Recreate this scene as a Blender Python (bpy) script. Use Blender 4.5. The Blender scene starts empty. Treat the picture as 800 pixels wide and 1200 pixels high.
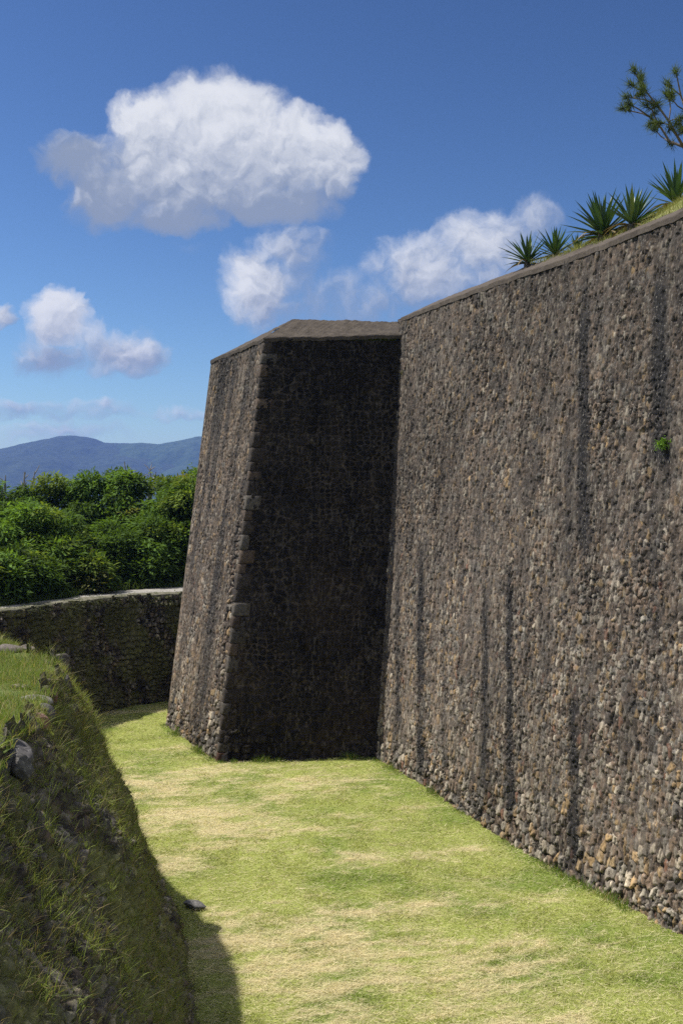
import bpy, math, random
import numpy as np
from mathutils import Vector

random.seed(7)
RNG = np.random.default_rng(11)
SC = bpy.context.scene
COL = SC.collection
EYE = 6.0
F = 1200.0
HOR = 593.0
SUN = np.array([-.60, .115, 1.0]); SUN /= np.linalg.norm(SUN)

# ------------------------------------------------------------------ helpers
def ray(px, py):
    return np.array([(px - 400) / F, 1.0, (HOR - py) / F])

def on_depth(px, py, d):
    return np.array([0, 0, EYE]) + ray(px, py) * d

def on_z(px, py, z):
    r = ray(px, py)
    return np.array([0, 0, EYE]) + r * ((z - EYE) / r[2])

def tag(o, label=None, cat=None, group=None, kind=None):
    if label: o['label'] = label
    if cat: o['category'] = cat
    if group: o['group'] = group
    if kind: o['kind'] = kind
    return o

def empty(name, loc, label, cat, group=None):
    o = bpy.data.objects.new(name, None)
    COL.objects.link(o)
    o.location = tuple(float(v) for v in loc)
    o.empty_display_size = .3
    return tag(o, label, cat, group)

def link(name, me, mat, parent=None):
    o = bpy.data.objects.new(name, me)
    COL.objects.link(o)
    if mat: me.materials.append(mat)
    if parent:
        o.parent = parent
        o.matrix_parent_inverse = parent.matrix_world.inverted() if False else o.matrix_parent_inverse
        o.location = tuple(-v for v in parent.location)     # vertices are in world space
    return o

def mesh_np(name, V, quads=None, tris=None, cols=None, smooth=False):
    V = np.asarray(V, np.float32).reshape(-1, 3)
    me = bpy.data.meshes.new(name)
    me.vertices.add(len(V))
    me.vertices.foreach_set('co', V.ravel())
    idx, starts, tot = [], [], 0
    if quads is not None and len(quads):
        q = np.asarray(quads, np.int32)
        idx.append(q.ravel()); starts.append(np.arange(len(q)) * 4 + tot); tot += q.size
    if tris is not None and len(tris):
        t = np.asarray(tris, np.int32)
        idx.append(t.ravel()); starts.append(np.arange(len(t)) * 3 + tot); tot += t.size
    idx = np.concatenate(idx); starts = np.concatenate(starts).astype(np.int32)
    me.loops.add(len(idx)); me.loops.foreach_set('vertex_index', idx)
    me.polygons.add(len(starts)); me.polygons.foreach_set('loop_start', starts)
    if smooth:
        me.polygons.foreach_set('use_smooth', np.ones(len(starts), bool))
    me.update(calc_edges=True)
    if cols is not None:
        a = me.color_attributes.new('col', 'FLOAT_COLOR', 'POINT')
        c = np.ones((len(V), 4), np.float32); c[:, :3] = np.asarray(cols, np.float32).reshape(-1, 3)
        a.data.foreach_set('color', c.ravel())
    return me

def grid_quads(nu, nv):
    i = np.arange(nv - 1)[:, None] * nu + np.arange(nu - 1)[None, :]
    i = i.ravel()
    return np.stack([i, i + 1, i + 1 + nu, i + nu], 1)

def h32(ix, iy, seed):
    x = (ix.astype(np.int64) * 374761393 + iy.astype(np.int64) * 668265263 + seed * 974711 + 12345) & 0xFFFFFFFF
    x = ((x ^ (x >> 13)) * 1274126177) & 0xFFFFFFFF
    x = ((x ^ (x >> 15)) * 2246822519) & 0xFFFFFFFF
    x = x ^ (x >> 16)
    return (x & 0xFFFFFF) / float(0x1000000)

def vnoise(x, y, seed=0):
    x = np.asarray(x, float); y = np.asarray(y, float)
    ix = np.floor(x); iy = np.floor(y); fx = x - ix; fy = y - iy
    fx = fx * fx * fx * (fx * (fx * 6 - 15) + 10); fy = fy * fy * fy * (fy * (fy * 6 - 15) + 10)
    ix = ix.astype(np.int64); iy = iy.astype(np.int64)
    a = h32(ix, iy, seed); b = h32(ix + 1, iy, seed); c = h32(ix, iy + 1, seed); d = h32(ix + 1, iy + 1, seed)
    return (a * (1 - fx) + b * fx) * (1 - fy) + (c * (1 - fx) + d * fx) * fy

def fbm(x, y, seed=0, oct=4, gain=.5):
    s = 0; a = 1; t = 0; x = np.asarray(x, float); y = np.asarray(y, float)
    for o in range(oct):
        s = s + a * vnoise(x, y, seed + o * 17); t += a; a *= gain
        x, y = x * 1.93 + y * .63 + 3.1, y * 1.93 - x * .63 + 7.7
    return s / t

def sstep(a, b, x):
    t = np.clip((x - a) / (b - a), 0, 1)
    return t * t * (3 - 2 * t)

def voronoi(x, y, seed, jit=.85, jity=None):
    jity = jit if jity is None else jity
    ix = np.floor(x).astype(np.int64); iy = np.floor(y).astype(np.int64)
    f1 = np.full(x.shape, 9.); f2 = np.full(x.shape, 9.); rid = np.zeros(x.shape); cx = np.zeros(x.shape); cy = np.zeros(x.shape)
    for di in (-1, 0, 1):
        for dj in (-1, 0, 1):
            jx = ix + di; jy = iy + dj
            px = jx + .5 + (h32(jx, jy, seed) - .5) * jit
            py = jy + .5 + (h32(jx, jy, seed + 1) - .5) * jity
            ax = np.abs(x - px); ay = np.abs(y - py)
            d = .55 * np.hypot(ax, ay) + .45 * np.maximum(ax, ay) * 1.12
            r = h32(jx, jy, seed + 2)
            n = d < f1
            f2 = np.where(n, f1, np.minimum(f2, d))
            rid = np.where(n, r, rid); cx = np.where(n, px, cx); cy = np.where(n, py, cy)
            f1 = np.where(n, d, f1)
    return f1, f2, rid, x - cx, y - cy

# ------------------------------------------------------------------ node helpers
def new_mat(name):
    m = bpy.data.materials.new(name); m.use_nodes = True
    nt = m.node_tree; nt.nodes.clear()
    out = nt.nodes.new('ShaderNodeOutputMaterial')
    return m, nt, out

def nd(nt, typ, **kw):
    n = nt.nodes.new(typ)
    for k, v in kw.items():
        if k in n.inputs: n.inputs[k].default_value = v
        else: setattr(n, k, v)
    return n

def math_(nt, op, a, b=None, c=None, clamp=False):
    n = nt.nodes.new('ShaderNodeMath'); n.operation = op; n.use_clamp = clamp
    for i, v in enumerate((a, b, c)):
        if v is None: continue
        if isinstance(v, (int, float)): n.inputs[i].default_value = v
        else: nt.links.new(v, n.inputs[i])
    return n.outputs[0]

def noise(nt, vec, scale, detail=4, rough=.55, dist=0.):
    n = nd(nt, 'ShaderNodeTexNoise', Scale=scale, Detail=detail, Roughness=rough, Distortion=dist)
    if vec is not None: nt.links.new(vec, n.inputs['Vector'])
    return n.outputs[0]

def maprange(nt, v, a, b, c, d, smooth=True):
    n = nt.nodes.new('ShaderNodeMapRange')
    if smooth: n.interpolation_type = 'SMOOTHSTEP'
    nt.links.new(v, n.inputs[0])
    for i, x in enumerate((a, b, c, d)): n.inputs[i + 1].default_value = x
    return n.outputs[0]

def mixc(nt, f, a, b, mode='MIX'):
    n = nt.nodes.new('ShaderNodeMix'); n.data_type = 'RGBA'; n.blend_type = mode
    for s, v in ((n.inputs[0], f), (n.inputs[6], a), (n.inputs[7], b)):
        if isinstance(v, (int, float)): s.default_value = v
        elif isinstance(v, tuple): s.default_value = (*v, 1)
        else: nt.links.new(v, s)
    return n.outputs[2]

def stone_mat(name, speck=(.42, .40, .36), speck_amt=.6, bump=.5, moss=None, fine=1.0, zs=1.0):
    m, nt, out = new_mat(name)
    tc = nd(nt, 'ShaderNodeTexCoord').outputs['Object']
    mp = nd(nt, 'ShaderNodeMapping'); mp.inputs['Scale'].default_value = (1, 1, zs); nt.links.new(tc, mp.inputs[0]); tc = mp.outputs[0]
    col = nd(nt, 'ShaderNodeVertexColor', layer_name='col').outputs[0]
    n1 = noise(nt, tc, 16, 5, .65)
    n2 = noise(nt, tc, 55, 4, .7)
    n3 = noise(nt, tc, 33, 5, .75)
    v = math_(nt, 'MULTIPLY', maprange(nt, n1, .3, .7, .55, 1.4, False), maprange(nt, n2, .25, .75, .65, 1.35, False))
    cc = nd(nt, 'ShaderNodeCombineColor')
    for i in range(3): nt.links.new(v, cc.inputs[i])
    c = mixc(nt, 1.0, col, cc.outputs[0], 'MULTIPLY')
    s = maprange(nt, n3, .57, .67, 0, speck_amt)
    c = mixc(nt, s, c, speck)
    if moss:
        ms = maprange(nt, noise(nt, tc, 2.5, 6, .7), .48, .62, 0, .75)
        c = mixc(nt, ms, c, moss)
    b = nd(nt, 'ShaderNodeBsdfPrincipled', Roughness=.92)
    b.inputs['Specular IOR Level'].default_value = .25
    nt.links.new(c, b.inputs['Base Color'])
    bm = nd(nt, 'ShaderNodeBump', Strength=bump, Distance=.02 * fine)
    hgt = math_(nt, 'ADD', math_(nt, 'MULTIPLY', n3, .7), math_(nt, 'MULTIPLY', n2, .5))
    nt.links.new(hgt, bm.inputs['Height']); nt.links.new(bm.outputs[0], b.inputs['Normal'])
    nt.links.new(b.outputs[0], out.inputs[0])
    return m

def leaf_mat(name, trans=.35, rough=.55, spec=.3, tint=(1.3, 1.25, .5)):
    m, nt, out = new_mat(name)
    col = nd(nt, 'ShaderNodeVertexColor', layer_name='col').outputs[0]
    b = nd(nt, 'ShaderNodeBsdfPrincipled', Roughness=rough)
    b.inputs['Specular IOR Level'].default_value = spec
    nt.links.new(col, b.inputs['Base Color'])
    t = nd(nt, 'ShaderNodeBsdfTranslucent')
    nt.links.new(mixc(nt, 1.0, col, tint, 'MULTIPLY'), t.inputs[0])
    mx = nd(nt, 'ShaderNodeMixShader', Fac=trans)
    nt.links.new(b.outputs[0], mx.inputs[1]); nt.links.new(t.outputs[0], mx.inputs[2])
    nt.links.new(mx.outputs[0], out.inputs[0])
    return m

def plain_mat(name, c1, c2, scale=8, rough=.9, bump=.3, dist=.02):
    m, nt, out = new_mat(name)
    tc = nd(nt, 'ShaderNodeTexCoord').outputs['Object']
    n1 = noise(nt, tc, scale, 8, .65); n2 = noise(nt, tc, scale * 7, 4, .7)
    f = maprange(nt, n1, .35, .65, 0, 1)
    c = mixc(nt, f, c1, c2)
    c = mixc(nt, maprange(nt, n2, .35, .7, .0, .5), c, tuple(x * .45 for x in c1))
    b = nd(nt, 'ShaderNodeBsdfPrincipled', Roughness=rough)
    b.inputs['Specular IOR Level'].default_value = .25
    nt.links.new(c, b.inputs['Base Color'])
    bm = nd(nt, 'ShaderNodeBump', Strength=bump, Distance=dist)
    nt.links.new(math_(nt, 'ADD', n1, n2), bm.inputs['Height']); nt.links.new(bm.outputs[0], b.inputs['Normal'])
    nt.links.new(b.outputs[0], out.inputs[0])
    return m

# ------------------------------------------------------------------ blades of grass (vectorised strips)
def blade_mesh(name, P, D, L, W, bend, cols, segs=3, tipcol=None):
    """P base points, D unit growth direction, L lengths, W widths, bend = Nx3 tip offset (added * t^2 * L)."""
    N = len(P)
    ang = RNG.uniform(0, 2 * np.pi, N)
    side = np.stack([np.cos(ang), np.sin(ang), np.zeros(N)], 1)
    side = side - D * (side * D).sum(1, keepdims=True)
    side /= np.linalg.norm(side, axis=1, keepdims=True) + 1e-6
    V = np.zeros((N, 2 * segs + 1, 3)); C = np.zeros((N, 2 * segs + 1, 3))
    for k in range(segs):
        t = k / segs
        c = P + D * (L * t)[:, None] + bend * (L * t * t)[:, None]
        w = (W * (1 - .55 * t))[:, None] * .5
        V[:, 2 * k] = c - side * w; V[:, 2 * k + 1] = c + side * w
        cc = cols if tipcol is None else cols * (1 - t) + tipcol * t
        C[:, 2 * k] = cc; C[:, 2 * k + 1] = cc
    V[:, -1] = P + D * L[:, None] + bend * L[:, None]
    C[:, -1] = cols if tipcol is None else tipcol
    base = np.arange(N) * (2 * segs + 1)
    quads = []
    for k in range(segs - 1):
        quads.append(np.stack([base + 2 * k, base + 2 * k + 1, base + 2 * k + 3, base + 2 * k + 2], 1))
    tris = np.stack([base + 2 * segs - 2, base + 2 * segs - 1, base + 2 * segs], 1)
    q = np.concatenate(quads) if quads else None
    return mesh_np(name, V, q, tris, C.reshape(-1, 3))

# ------------------------------------------------------------------ render settings, camera, sun, sky
cam_d = bpy.data.cameras.new('camera'); cam = bpy.data.objects.new('camera', cam_d); COL.objects.link(cam)
cam_d.sensor_fit = 'VERTICAL'; cam_d.sensor_height = 36; cam_d.sensor_width = 24; cam_d.lens = 36
cam_d.shift_y = -7 / 1200
cam_d.clip_start = .05; cam_d.clip_end = 20000
cam.location = (0, 0, EYE); cam.rotation_euler = (math.pi / 2, 0, 0)
SC.camera = cam
SC.render.resolution_x = 682; SC.render.resolution_y = 1024
SC.view_settings.view_transform = 'Standard'; SC.view_settings.look = 'None'
SC.view_settings.exposure = .55; SC.view_settings.gamma = 1
SC.render.engine = 'CYCLES'
SC.cycles.use_denoising = False; SC.cycles.denoiser = 'OPENIMAGEDENOISE'; SC.cycles.denoising_input_passes = 'RGB_ALBEDO_NORMAL'
SC.cycles.max_bounces = 6; SC.cycles.diffuse_bounces = 3; SC.cycles.volume_bounces = 0
SC.cycles.transparent_max_bounces = 8
SC.cycles.sample_clamp_indirect = 6

sl = bpy.data.lights.new('sun', 'SUN'); so = bpy.data.objects.new('sun', sl); COL.objects.link(so)
sl.energy = 4.6; sl.angle = math.radians(.53); sl.color = (1, .95, .87)
so.rotation_euler = Vector(SUN).to_track_quat('Z', 'Y').to_euler()
so.location = (-30, 10, 60)

def build_world():
    w = bpy.data.worlds.new('World'); SC.world = w; w.use_nodes = True
    nt = w.node_tree; nt.nodes.clear()
    out = nd(nt, 'ShaderNodeOutputWorld')
    sky = nd(nt, 'ShaderNodeTexSky', sky_type='NISHITA', sun_disc=False)
    sky.sun_elevation = math.asin(SUN[2]); sky.sun_rotation = math.atan2(SUN[0], SUN[1])
    sky.altitude = 0; sky.air_density = 1.0; sky.dust_density = .35; sky.ozone_density = 3.0
    geo = nd(nt, 'ShaderNodeTexCoord').outputs['Generated']
    sep = nd(nt, 'ShaderNodeSeparateXYZ'); nt.links.new(geo, sep.inputs[0])
    x, y, z = sep.outputs
    az = math_(nt, 'ARCTAN2', x, y)
    hl = math_(nt, 'SQRT', math_(nt, 'ADD', math_(nt, 'MULTIPLY', x, x), math_(nt, 'MULTIPLY', y, y)))
    el = math_(nt, 'ARCTAN2', z, hl)
    # clouds live in (azimuth, elevation) degrees
    A = math_(nt, 'MULTIPLY', az, 57.2958); E = math_(nt, 'MULTIPLY', el, 57.2958)
    cv = nd(nt, 'ShaderNodeCombineXYZ'); nt.links.new(A, cv.inputs[0]); nt.links.new(E, cv.inputs[1])
    P = cv.outputs[0]
    # domain warp
    def warp(P, scale, amt, seed):
        n = nd(nt, 'ShaderNodeTexNoise', Scale=scale, Detail=5, Roughness=.55)
        ad = nd(nt, 'ShaderNodeVectorMath', operation='ADD'); nt.links.new(P, ad.inputs[0]); ad.inputs[1].default_value = (seed, seed * 1.7, seed * .3)
        nt.links.new(ad.outputs[0], n.inputs['Vector'])
        s = nd(nt, 'ShaderNodeVectorMath', operation='SUBTRACT'); nt.links.new(n.outputs['Color'], s.inputs[0]); s.inputs[1].default_value = (.5, .5, .5)
        k = nd(nt, 'ShaderNodeVectorMath', operation='SCALE'); nt.links.new(s.outputs[0], k.inputs[0]); k.inputs['Scale'].default_value = amt
        a2 = nd(nt, 'ShaderNodeVectorMath', operation='ADD'); nt.links.new(P, a2.inputs[0]); nt.links.new(k.outputs[0], a2.inputs[1])
        return a2.outputs[0]
    Pw = warp(warp(P, .32, 2.2, 3.0), 1.1, .9, 9.0)
    sw = nd(nt, 'ShaderNodeSeparateXYZ'); nt.links.new(Pw, sw.inputs[0])
    wx, wy = sw.outputs[0], sw.outputs[1]
    def deg(px, py):
        a = math.atan2(px - 400, F); e = math.atan2((HOR - py), math.hypot(F, px - 400))
        return math.degrees(a), math.degrees(e)
    # px, py, rx, ry, weight (opacity), brightness
    blobs = [
        (262, 146, 92, 58, 1.0, 1.0), (172, 150, 46, 44, 1.0, .95), (335, 178, 72, 54, 1.0, 1.0), (388, 190, 38, 50, 1.0, 1.0),
        (230, 205, 130, 60, 1.0, .82), (128, 232, 56, 44, .9, .55), (95, 186, 60, 36, .80, .36), (320, 238, 90, 32, .85, .48), (210, 256, 100, 22, .7, .4),
        (302, 340, 50, 58, .82, 1.0), (345, 294, 58, 34, .5, .7), (222, 290, 34, 12, .22, .8), (285, 295, 22, 14, .35, .8), (350, 345, 56, 50, .45, .6), (425, 358, 60, 40, .42, .6),
        (500, 314, 88, 52, .66, .82), (565, 286, 70, 46, .70, .92), (622, 262, 50, 32, .42, .78), (450, 350, 50, 36, .45, .75), (580, 330, 90, 50, .5, .8),
        (70, 372, 44, 38, .95, 1.02), (58, 418, 50, 26, .62, .62), (148, 416, 60, 32, .74, .85), (110, 400, 40, 26, .45, .85),
        (4, 370, 22, 18, .75, .9),
        (105, 482, 76, 20, .40, .75), (215, 486, 56, 12, .4, .85), (30, 478, 70, 14, .42, .7), (60, 506, 120, 15, .45, .85), (120, 476, 30, 16, .5, .95),
    ]
    dens = None; sumw = None; sumv = None; sumb = None
    for (px, py, rx, ry, op, br) in blobs:
        a, e = deg(px, py); ra = rx / F * 57.3 * math.cos(math.radians(a)) ** 2; re = ry / F * 57.3
        dx = math_(nt, 'MULTIPLY', math_(nt, 'SUBTRACT', wx, a), 1 / ra)
        dy = math_(nt, 'MULTIPLY', math_(nt, 'SUBTRACT', wy, e), 1 / re)
        r2 = math_(nt, 'MULTIPLY_ADD', dx, dx, math_(nt, 'MULTIPLY', dy, dy))
        wgt = math_(nt, 'MAXIMUM', math_(nt, 'SUBTRACT', 1.25, r2), 0)
        o = math_(nt, 'MULTIPLY', wgt, op)
        rel = math_(nt, 'MULTIPLY_ADD', dx, -.45, dy)          # towards the sun: up and to the left
        vv = math_(nt, 'MULTIPLY', wgt, rel); bb = math_(nt, 'MULTIPLY', wgt, br)
        dens = o if dens is None else math_(nt, 'SMOOTH_MAX', dens, o, .12)
        sumw = wgt if sumw is None else math_(nt, 'ADD', sumw, wgt)
        sumv = vv if sumv is None else math_(nt, 'ADD', sumv, vv)
        sumb = bb if sumb is None else math_(nt, 'ADD', sumb, bb)
    inv = math_(nt, 'DIVIDE', 1, math_(nt, 'MAXIMUM', sumw, .05))
    rel = math_(nt, 'MULTIPLY', sumv, inv); bri = math_(nt, 'MULTIPLY', sumb, inv)
    # billow detail, sampled twice for relief
    def billow(P):
        n = noise(nt, P, .62, 8, .55, .25)
        v1 = nd(nt, 'ShaderNodeTexVoronoi', feature='SMOOTH_F1'); v1.inputs['Scale'].default_value = .85; v1.inputs['Smoothness'].default_value = .6
        nt.links.new(P, v1.inputs['Vector'])
        return math_(nt, 'MULTIPLY_ADD', v1.outputs[0], -.18, n)
    off = nd(nt, 'ShaderNodeVectorMath', operation='ADD'); nt.links.new(Pw, off.inputs[0]); off.inputs[1].default_value = (-.22, .36, 0)
    b0 = billow(Pw); b1 = billow(off.outputs[0])
    relief = math_(nt, 'SUBTRACT', b0, b1)
    d2 = math_(nt, 'ADD', dens, math_(nt, 'MULTIPLY', math_(nt, 'SUBTRACT', b0, .30), 1.45))
    cov = math_(nt, 'MULTIPLY', maprange(nt, d2, .15, 1.0, 0, 1), maprange(nt, dens, .14, .36, 0, 1))
    cov = math_(nt, 'MULTIPLY', cov, maprange(nt, dens, .1, .95, .45, .97))
    lit = math_(nt, 'ADD', math_(nt, 'MULTIPLY', rel, .50), math_(nt, 'MULTIPLY', relief, 1.15))
    lit = math_(nt, 'ADD', lit, math_(nt, 'MULTIPLY', math_(nt, 'SUBTRACT', bri, .8), 1.3))
    lit = maprange(nt, lit, -.42, .62, 0, 1)
    ccol = mixc(nt, lit, (2.6, 3.15, 4.2), (7.6, 7.75, 8.0))
    gm = nd(nt, 'ShaderNodeGamma', Gamma=1.75); nt.links.new(sky.outputs[0], gm.inputs[0])
    tint = mixc(nt, 1.0, gm.outputs[0], (.32, .295, .26), 'MULTIPLY')
    fin = mixc(nt, cov, tint, ccol)
    # unseen white clouds added outside the view to raise the ambient fill
    dn = nd(nt, 'ShaderNodeVectorMath', operation='DOT_PRODUCT'); nt.links.new(geo, dn.inputs[0]); dn.inputs[1].default_value = (0, .968, .25)
    away = maprange(nt, dn.outputs['Value'], .66, .80, 1, 0)
    up = maprange(nt, z, .02, .16, 0, 1)
    c2 = math_(nt, 'MULTIPLY', maprange(nt, noise(nt, geo, 3.2, 7, .58, .3), .43, .60, 0, .95), math_(nt, 'MULTIPLY', away, up))
    fin = mixc(nt, c2, fin, (11.5, 11.6, 11.7))
    bg = nd(nt, 'ShaderNodeBackground', Strength=.075)
    nt.links.new(fin, bg.inputs[0]); nt.links.new(bg.outputs[0], out.inputs[0])
build_world()

# ------------------------------------------------------------------ the fort's planes
class Plane:
    """battered wall plane through ground line A-B; h = height, s = distance along."""
    def __init__(self, A, B, k):
        self.A = np.array([*A, 0.]); d = np.array([B[0] - A[0], B[1] - A[1], 0.]); self.len = np.linalg.norm(d); self.d = d / self.len
        n = np.array([self.d[1], -self.d[0], 0.])
        if n @ (np.array([0, 0, 0]) - self.A) < 0: n = -n
        self.n = n; self.k = k
        self.N = (n + np.array([0, 0, k])) / math.hypot(1, k)
    def pt(self, s, h, off=0.):
        s = np.asarray(s, float); h = np.asarray(h, float)
        p = self.A + self.d * s[..., None] - self.n * (self.k * h)[..., None] + np.array([0, 0, 1.]) * h[..., None]
        return p + self.N * np.asarray(off, float)[..., None]
    def hit(self, px, py):
        r = ray(px, py); o = np.array([0, 0, EYE])
        t = ((self.A - o) @ self.N) / (r @ self.N)
        p = o + r * t
        return (p - self.A) @ self.d, p[2], p
    def s_at_h_px(self, px, h):
        # s where the plane's line at height h projects to column px
        p0 = self.pt(np.array(0.), np.array(h)); u = (px - 400) / F
        return float((u * p0[1] - p0[0]) / (self.d[0] - u * self.d[1]))

PF = Plane((-2.9, 24.0), (.833, 24.4), .125)
s_, h_, arr = PF.hit(310, 397)
s2_, h2_, crn = PF.hit(470, 392)
PL = Plane((-2.9, 24.0), (-4.79, 28.0), 0); PL.k = float(-(PL.n @ (arr - PL.A)) / arr[2]); PL.N = (PL.n + np.array([0, 0, PL.k])) / math.hypot(1, PL.k)
PR = Plane((.833, 24.4), (4.79, 14.37), 0)
PR.k = float(-(PR.n @ (crn - PR.A)) / crn[2]); PR.N = (PR.n + np.array([0, 0, PR.k])) / math.hypot(1, PR.k)
HB = arr[2]
print('arris', arr, 'corner', crn, 'kL', PL.k, 'kR', PR.k)

def ground_z(x, y):
    x = np.asarray(x, float); y = np.asarray(y, float)
    z = -.15 * np.exp(-(((x - 3.0) / 2.6) ** 2 + ((y - 18.2) / 3.4) ** 2))
    return z + .05 * (fbm(x * .35, y * .35, 5, 3) - .5) + .06 * (fbm(x * 1.7, y * 1.7, 8, 4) - .5)

# ------------------------------------------------------------------ masonry
PAL = dict(
    dark=(.075, .060, .048), brown=(.160, .117, .084), ochre=(.27, .185, .095), pale=(.33, .285, .22),
    red=(.18, .095, .062), grey=(.158, .138, .114), black=(.024, .020, .017), near_black=(.046, .038, .031))
def palette_pick(r, probs):
    out = np.zeros(r.shape + (3,)); acc = 0
    for name, p in probs:
        m = (r >= acc) & (r < acc + p); out[m] = PAL[name]; acc += p
    m = r >= acc; out[m] = PAL[probs[-1][0]]
    return out

def masonry(S, H, cell, seed, relief=.05, mortar=.22, erode=None, streaks=None, probs_low=None, probs_high=None, htop=10.,
            mortar_col=(.10, .088, .075), asp=1.0, smear=.6, small=.0, pits=1.0, jity=.85, runs=1.0):
    """returns (offset, colour) for every (S, H)"""
    wx = S + .10 * cell * (fbm(S / cell * 1.3, H / cell * 1.3, seed + 5, 3) - .5) * 4
    wy = H + .10 * cell * (fbm(S / cell * 1.3 + 40, H / cell * 1.3, seed + 6, 3) - .5) * 4
    f1, f2, rid, dx, dy = voronoi(wx / (cell * asp), wy / cell, seed, .85, jity)
    g1, g2, rid2, ex, ey = voronoi(wx / (cell * .6 * asp), wy / (cell * .6), seed + 50, .85, jity)
    sel = fbm(S * 1.3, H * 1.3, seed + 70, 4) + small * sstep(.4, 2.2, H) - .22 * np.clip(0 if erode is None else erode, 0, 1) > .47
    f1 = np.where(sel, g1, f1); f2 = np.where(sel, g2, f2); rid = np.where(sel, rid2, rid)
    dx = np.where(sel, ex * .5, dx); dy = np.where(sel, ey * .5, dy)
    edge = f2 - f1
    edge = edge + .16 * (fbm(S * 22, H * 22, seed + 12, 3) - .5)
    dome = sstep(0, mortar * 1.3, edge)
    r2 = (rid * 7.31) % 1.0; r3 = (rid * 23.17) % 1.0
    if erode is None: erode = np.zeros_like(S)
    sm = smear * sstep(.35, .68, fbm(S * 2.1, H * .8, seed + 90, 4)) * (1 - np.clip(erode, 0, 1))
    rel = relief * (1 - .40 * np.clip((H - 1.5) / htop, 0, 1)) * (1 + 1.9 * erode) * (1 - .75 * sm)
    tilt = (dx * (r2 - .5) + dy * (r3 - .62)) * .9
    off = rel * (dome * (.35 + .75 * r2) + tilt * dome - .35)
    off = off - relief * 1.2 * erode * sstep(.62, .9, r3) * dome        # missing stones
    pit = sstep(.58, .68, fbm(S * 17, H * 6.5, seed + 14, 3)) * pits
    off = off - .026 * pit + pits * .012 * (fbm(S * 13, H * 3.5, seed + 15, 3) - .5)
    off = off + .025 * (fbm(S * 20, H * 10, seed + 3, 4) - .5) + .03 * (fbm(S * .8, H * .8, seed + 4, 3) - .5)
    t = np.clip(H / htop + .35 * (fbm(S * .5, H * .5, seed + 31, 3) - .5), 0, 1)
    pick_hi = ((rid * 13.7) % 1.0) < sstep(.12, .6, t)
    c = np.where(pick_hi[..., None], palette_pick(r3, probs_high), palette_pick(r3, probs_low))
    c = c * (.75 + .5 * r2)[..., None]
    mc = np.array(mortar_col) * (.6 + .8 * fbm(S * 7, H * 7, seed + 8, 3))[..., None]
    c = c * (1 - .70 * pit[..., None]) * (.72 + .56 * fbm(S * 12, H * 2.5, seed + 16, 4))[..., None]
    mc = mc * (1 - .75 * np.clip(erode, 0, 1))[..., None]
    fac = np.maximum(1 - sstep(mortar * .35, mortar * .9, edge), sm * .75)[..., None]
    c = c * (1 - fac) + mc * fac
    rn = fbm(S * 9, H * .45, seed + 17, 4); rp = fbm(S * 16, H * .8, seed + 18, 3); big = fbm(S * .55, H * .4, seed + 19, 4)
    brk = .35 + .65 * fbm(S * 5, H * 5, seed + 20, 4)
    tone = 1 - .50 * runs * sstep(.53, .68, rn) * brk + .45 * runs * sstep(.58, .72, rp) * brk
    c = c * (tone * (1 + .9 * (big - .5)))[..., None]
    c = c * (1 + .35 * (vnoise(S * 4.2, H * 4.2, seed + 23)[..., None] - .5) * np.array([1.0, .75, .45]))
    fl = sstep(.70, .86, vnoise(S * 30, H * 8.5, seed + 24)) * sstep(.35, .6, fbm(S * 2.2, H * 1.1, seed + 25, 3)) * runs
    c = c * (1 - .75 * fl[..., None]) + np.array((.36, .315, .25)) * (.75 * fl[..., None])
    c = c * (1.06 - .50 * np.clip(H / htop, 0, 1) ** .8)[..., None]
    if streaks is not None:
        c = c * (1 - .93 * streaks[..., None]) + np.array((.03, .03, .033)) * (.0 + .35 * streaks[..., None])
    return off, c

def patch(plane, s0b, s0t, s1b, s1t, h0, htop_fn, du, dv, mfn, fade=(False, False)):
    ns = max(2, int(abs(max(s1b, s1t) - min(s0b, s0t)) / du)); nh = max(2, int((htop_fn(0) - h0) / dv))
    u = np.linspace(0, 1, ns) ; v = np.linspace(0, 1, nh)
    U, Vv = np.meshgrid(u, v)
    Hn = Vv
    S = (s0b + (s0t - s0b) * Hn) * (1 - U) + (s1b + (s1t - s1b) * Hn) * U
    HT = htop_fn(S)
    H = h0 + (HT - h0) * Hn
    off, c = mfn(S, H)
    f = np.ones_like(U)
    if fade[0]: f *= sstep(0, .03, U)
    if fade[1]: f *= sstep(0, .03, 1 - U)
    P = plane.pt(S, H, off * f)
    return P.reshape(-1, 3), grid_quads(ns, nh), c.reshape(-1, 3), (S, H)

M_STONE = stone_mat('rubble_stone', speck=(.36, .33, .285), speck_amt=.7, zs=.5)
M_SHADE = stone_mat('shade_dark_basalt', speck=(.075, .066, .055), speck_amt=.3, bump=.5)  # blacker stone than the flank, darkened further to carry the front's shade
M_COP = plain_mat('lime_render', (.066, .053, .042), (.108, .089, .071), 4, .93, .5, .02)
M_COP2 = plain_mat('dark_lime_render', (.058, .047, .037), (.10, .082, .064), 4, .93, .7, .03)
M_QUOIN = stone_mat('dressed_quoin', speck=(.3, .28, .25), speck_amt=.25, bump=.35)

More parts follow.
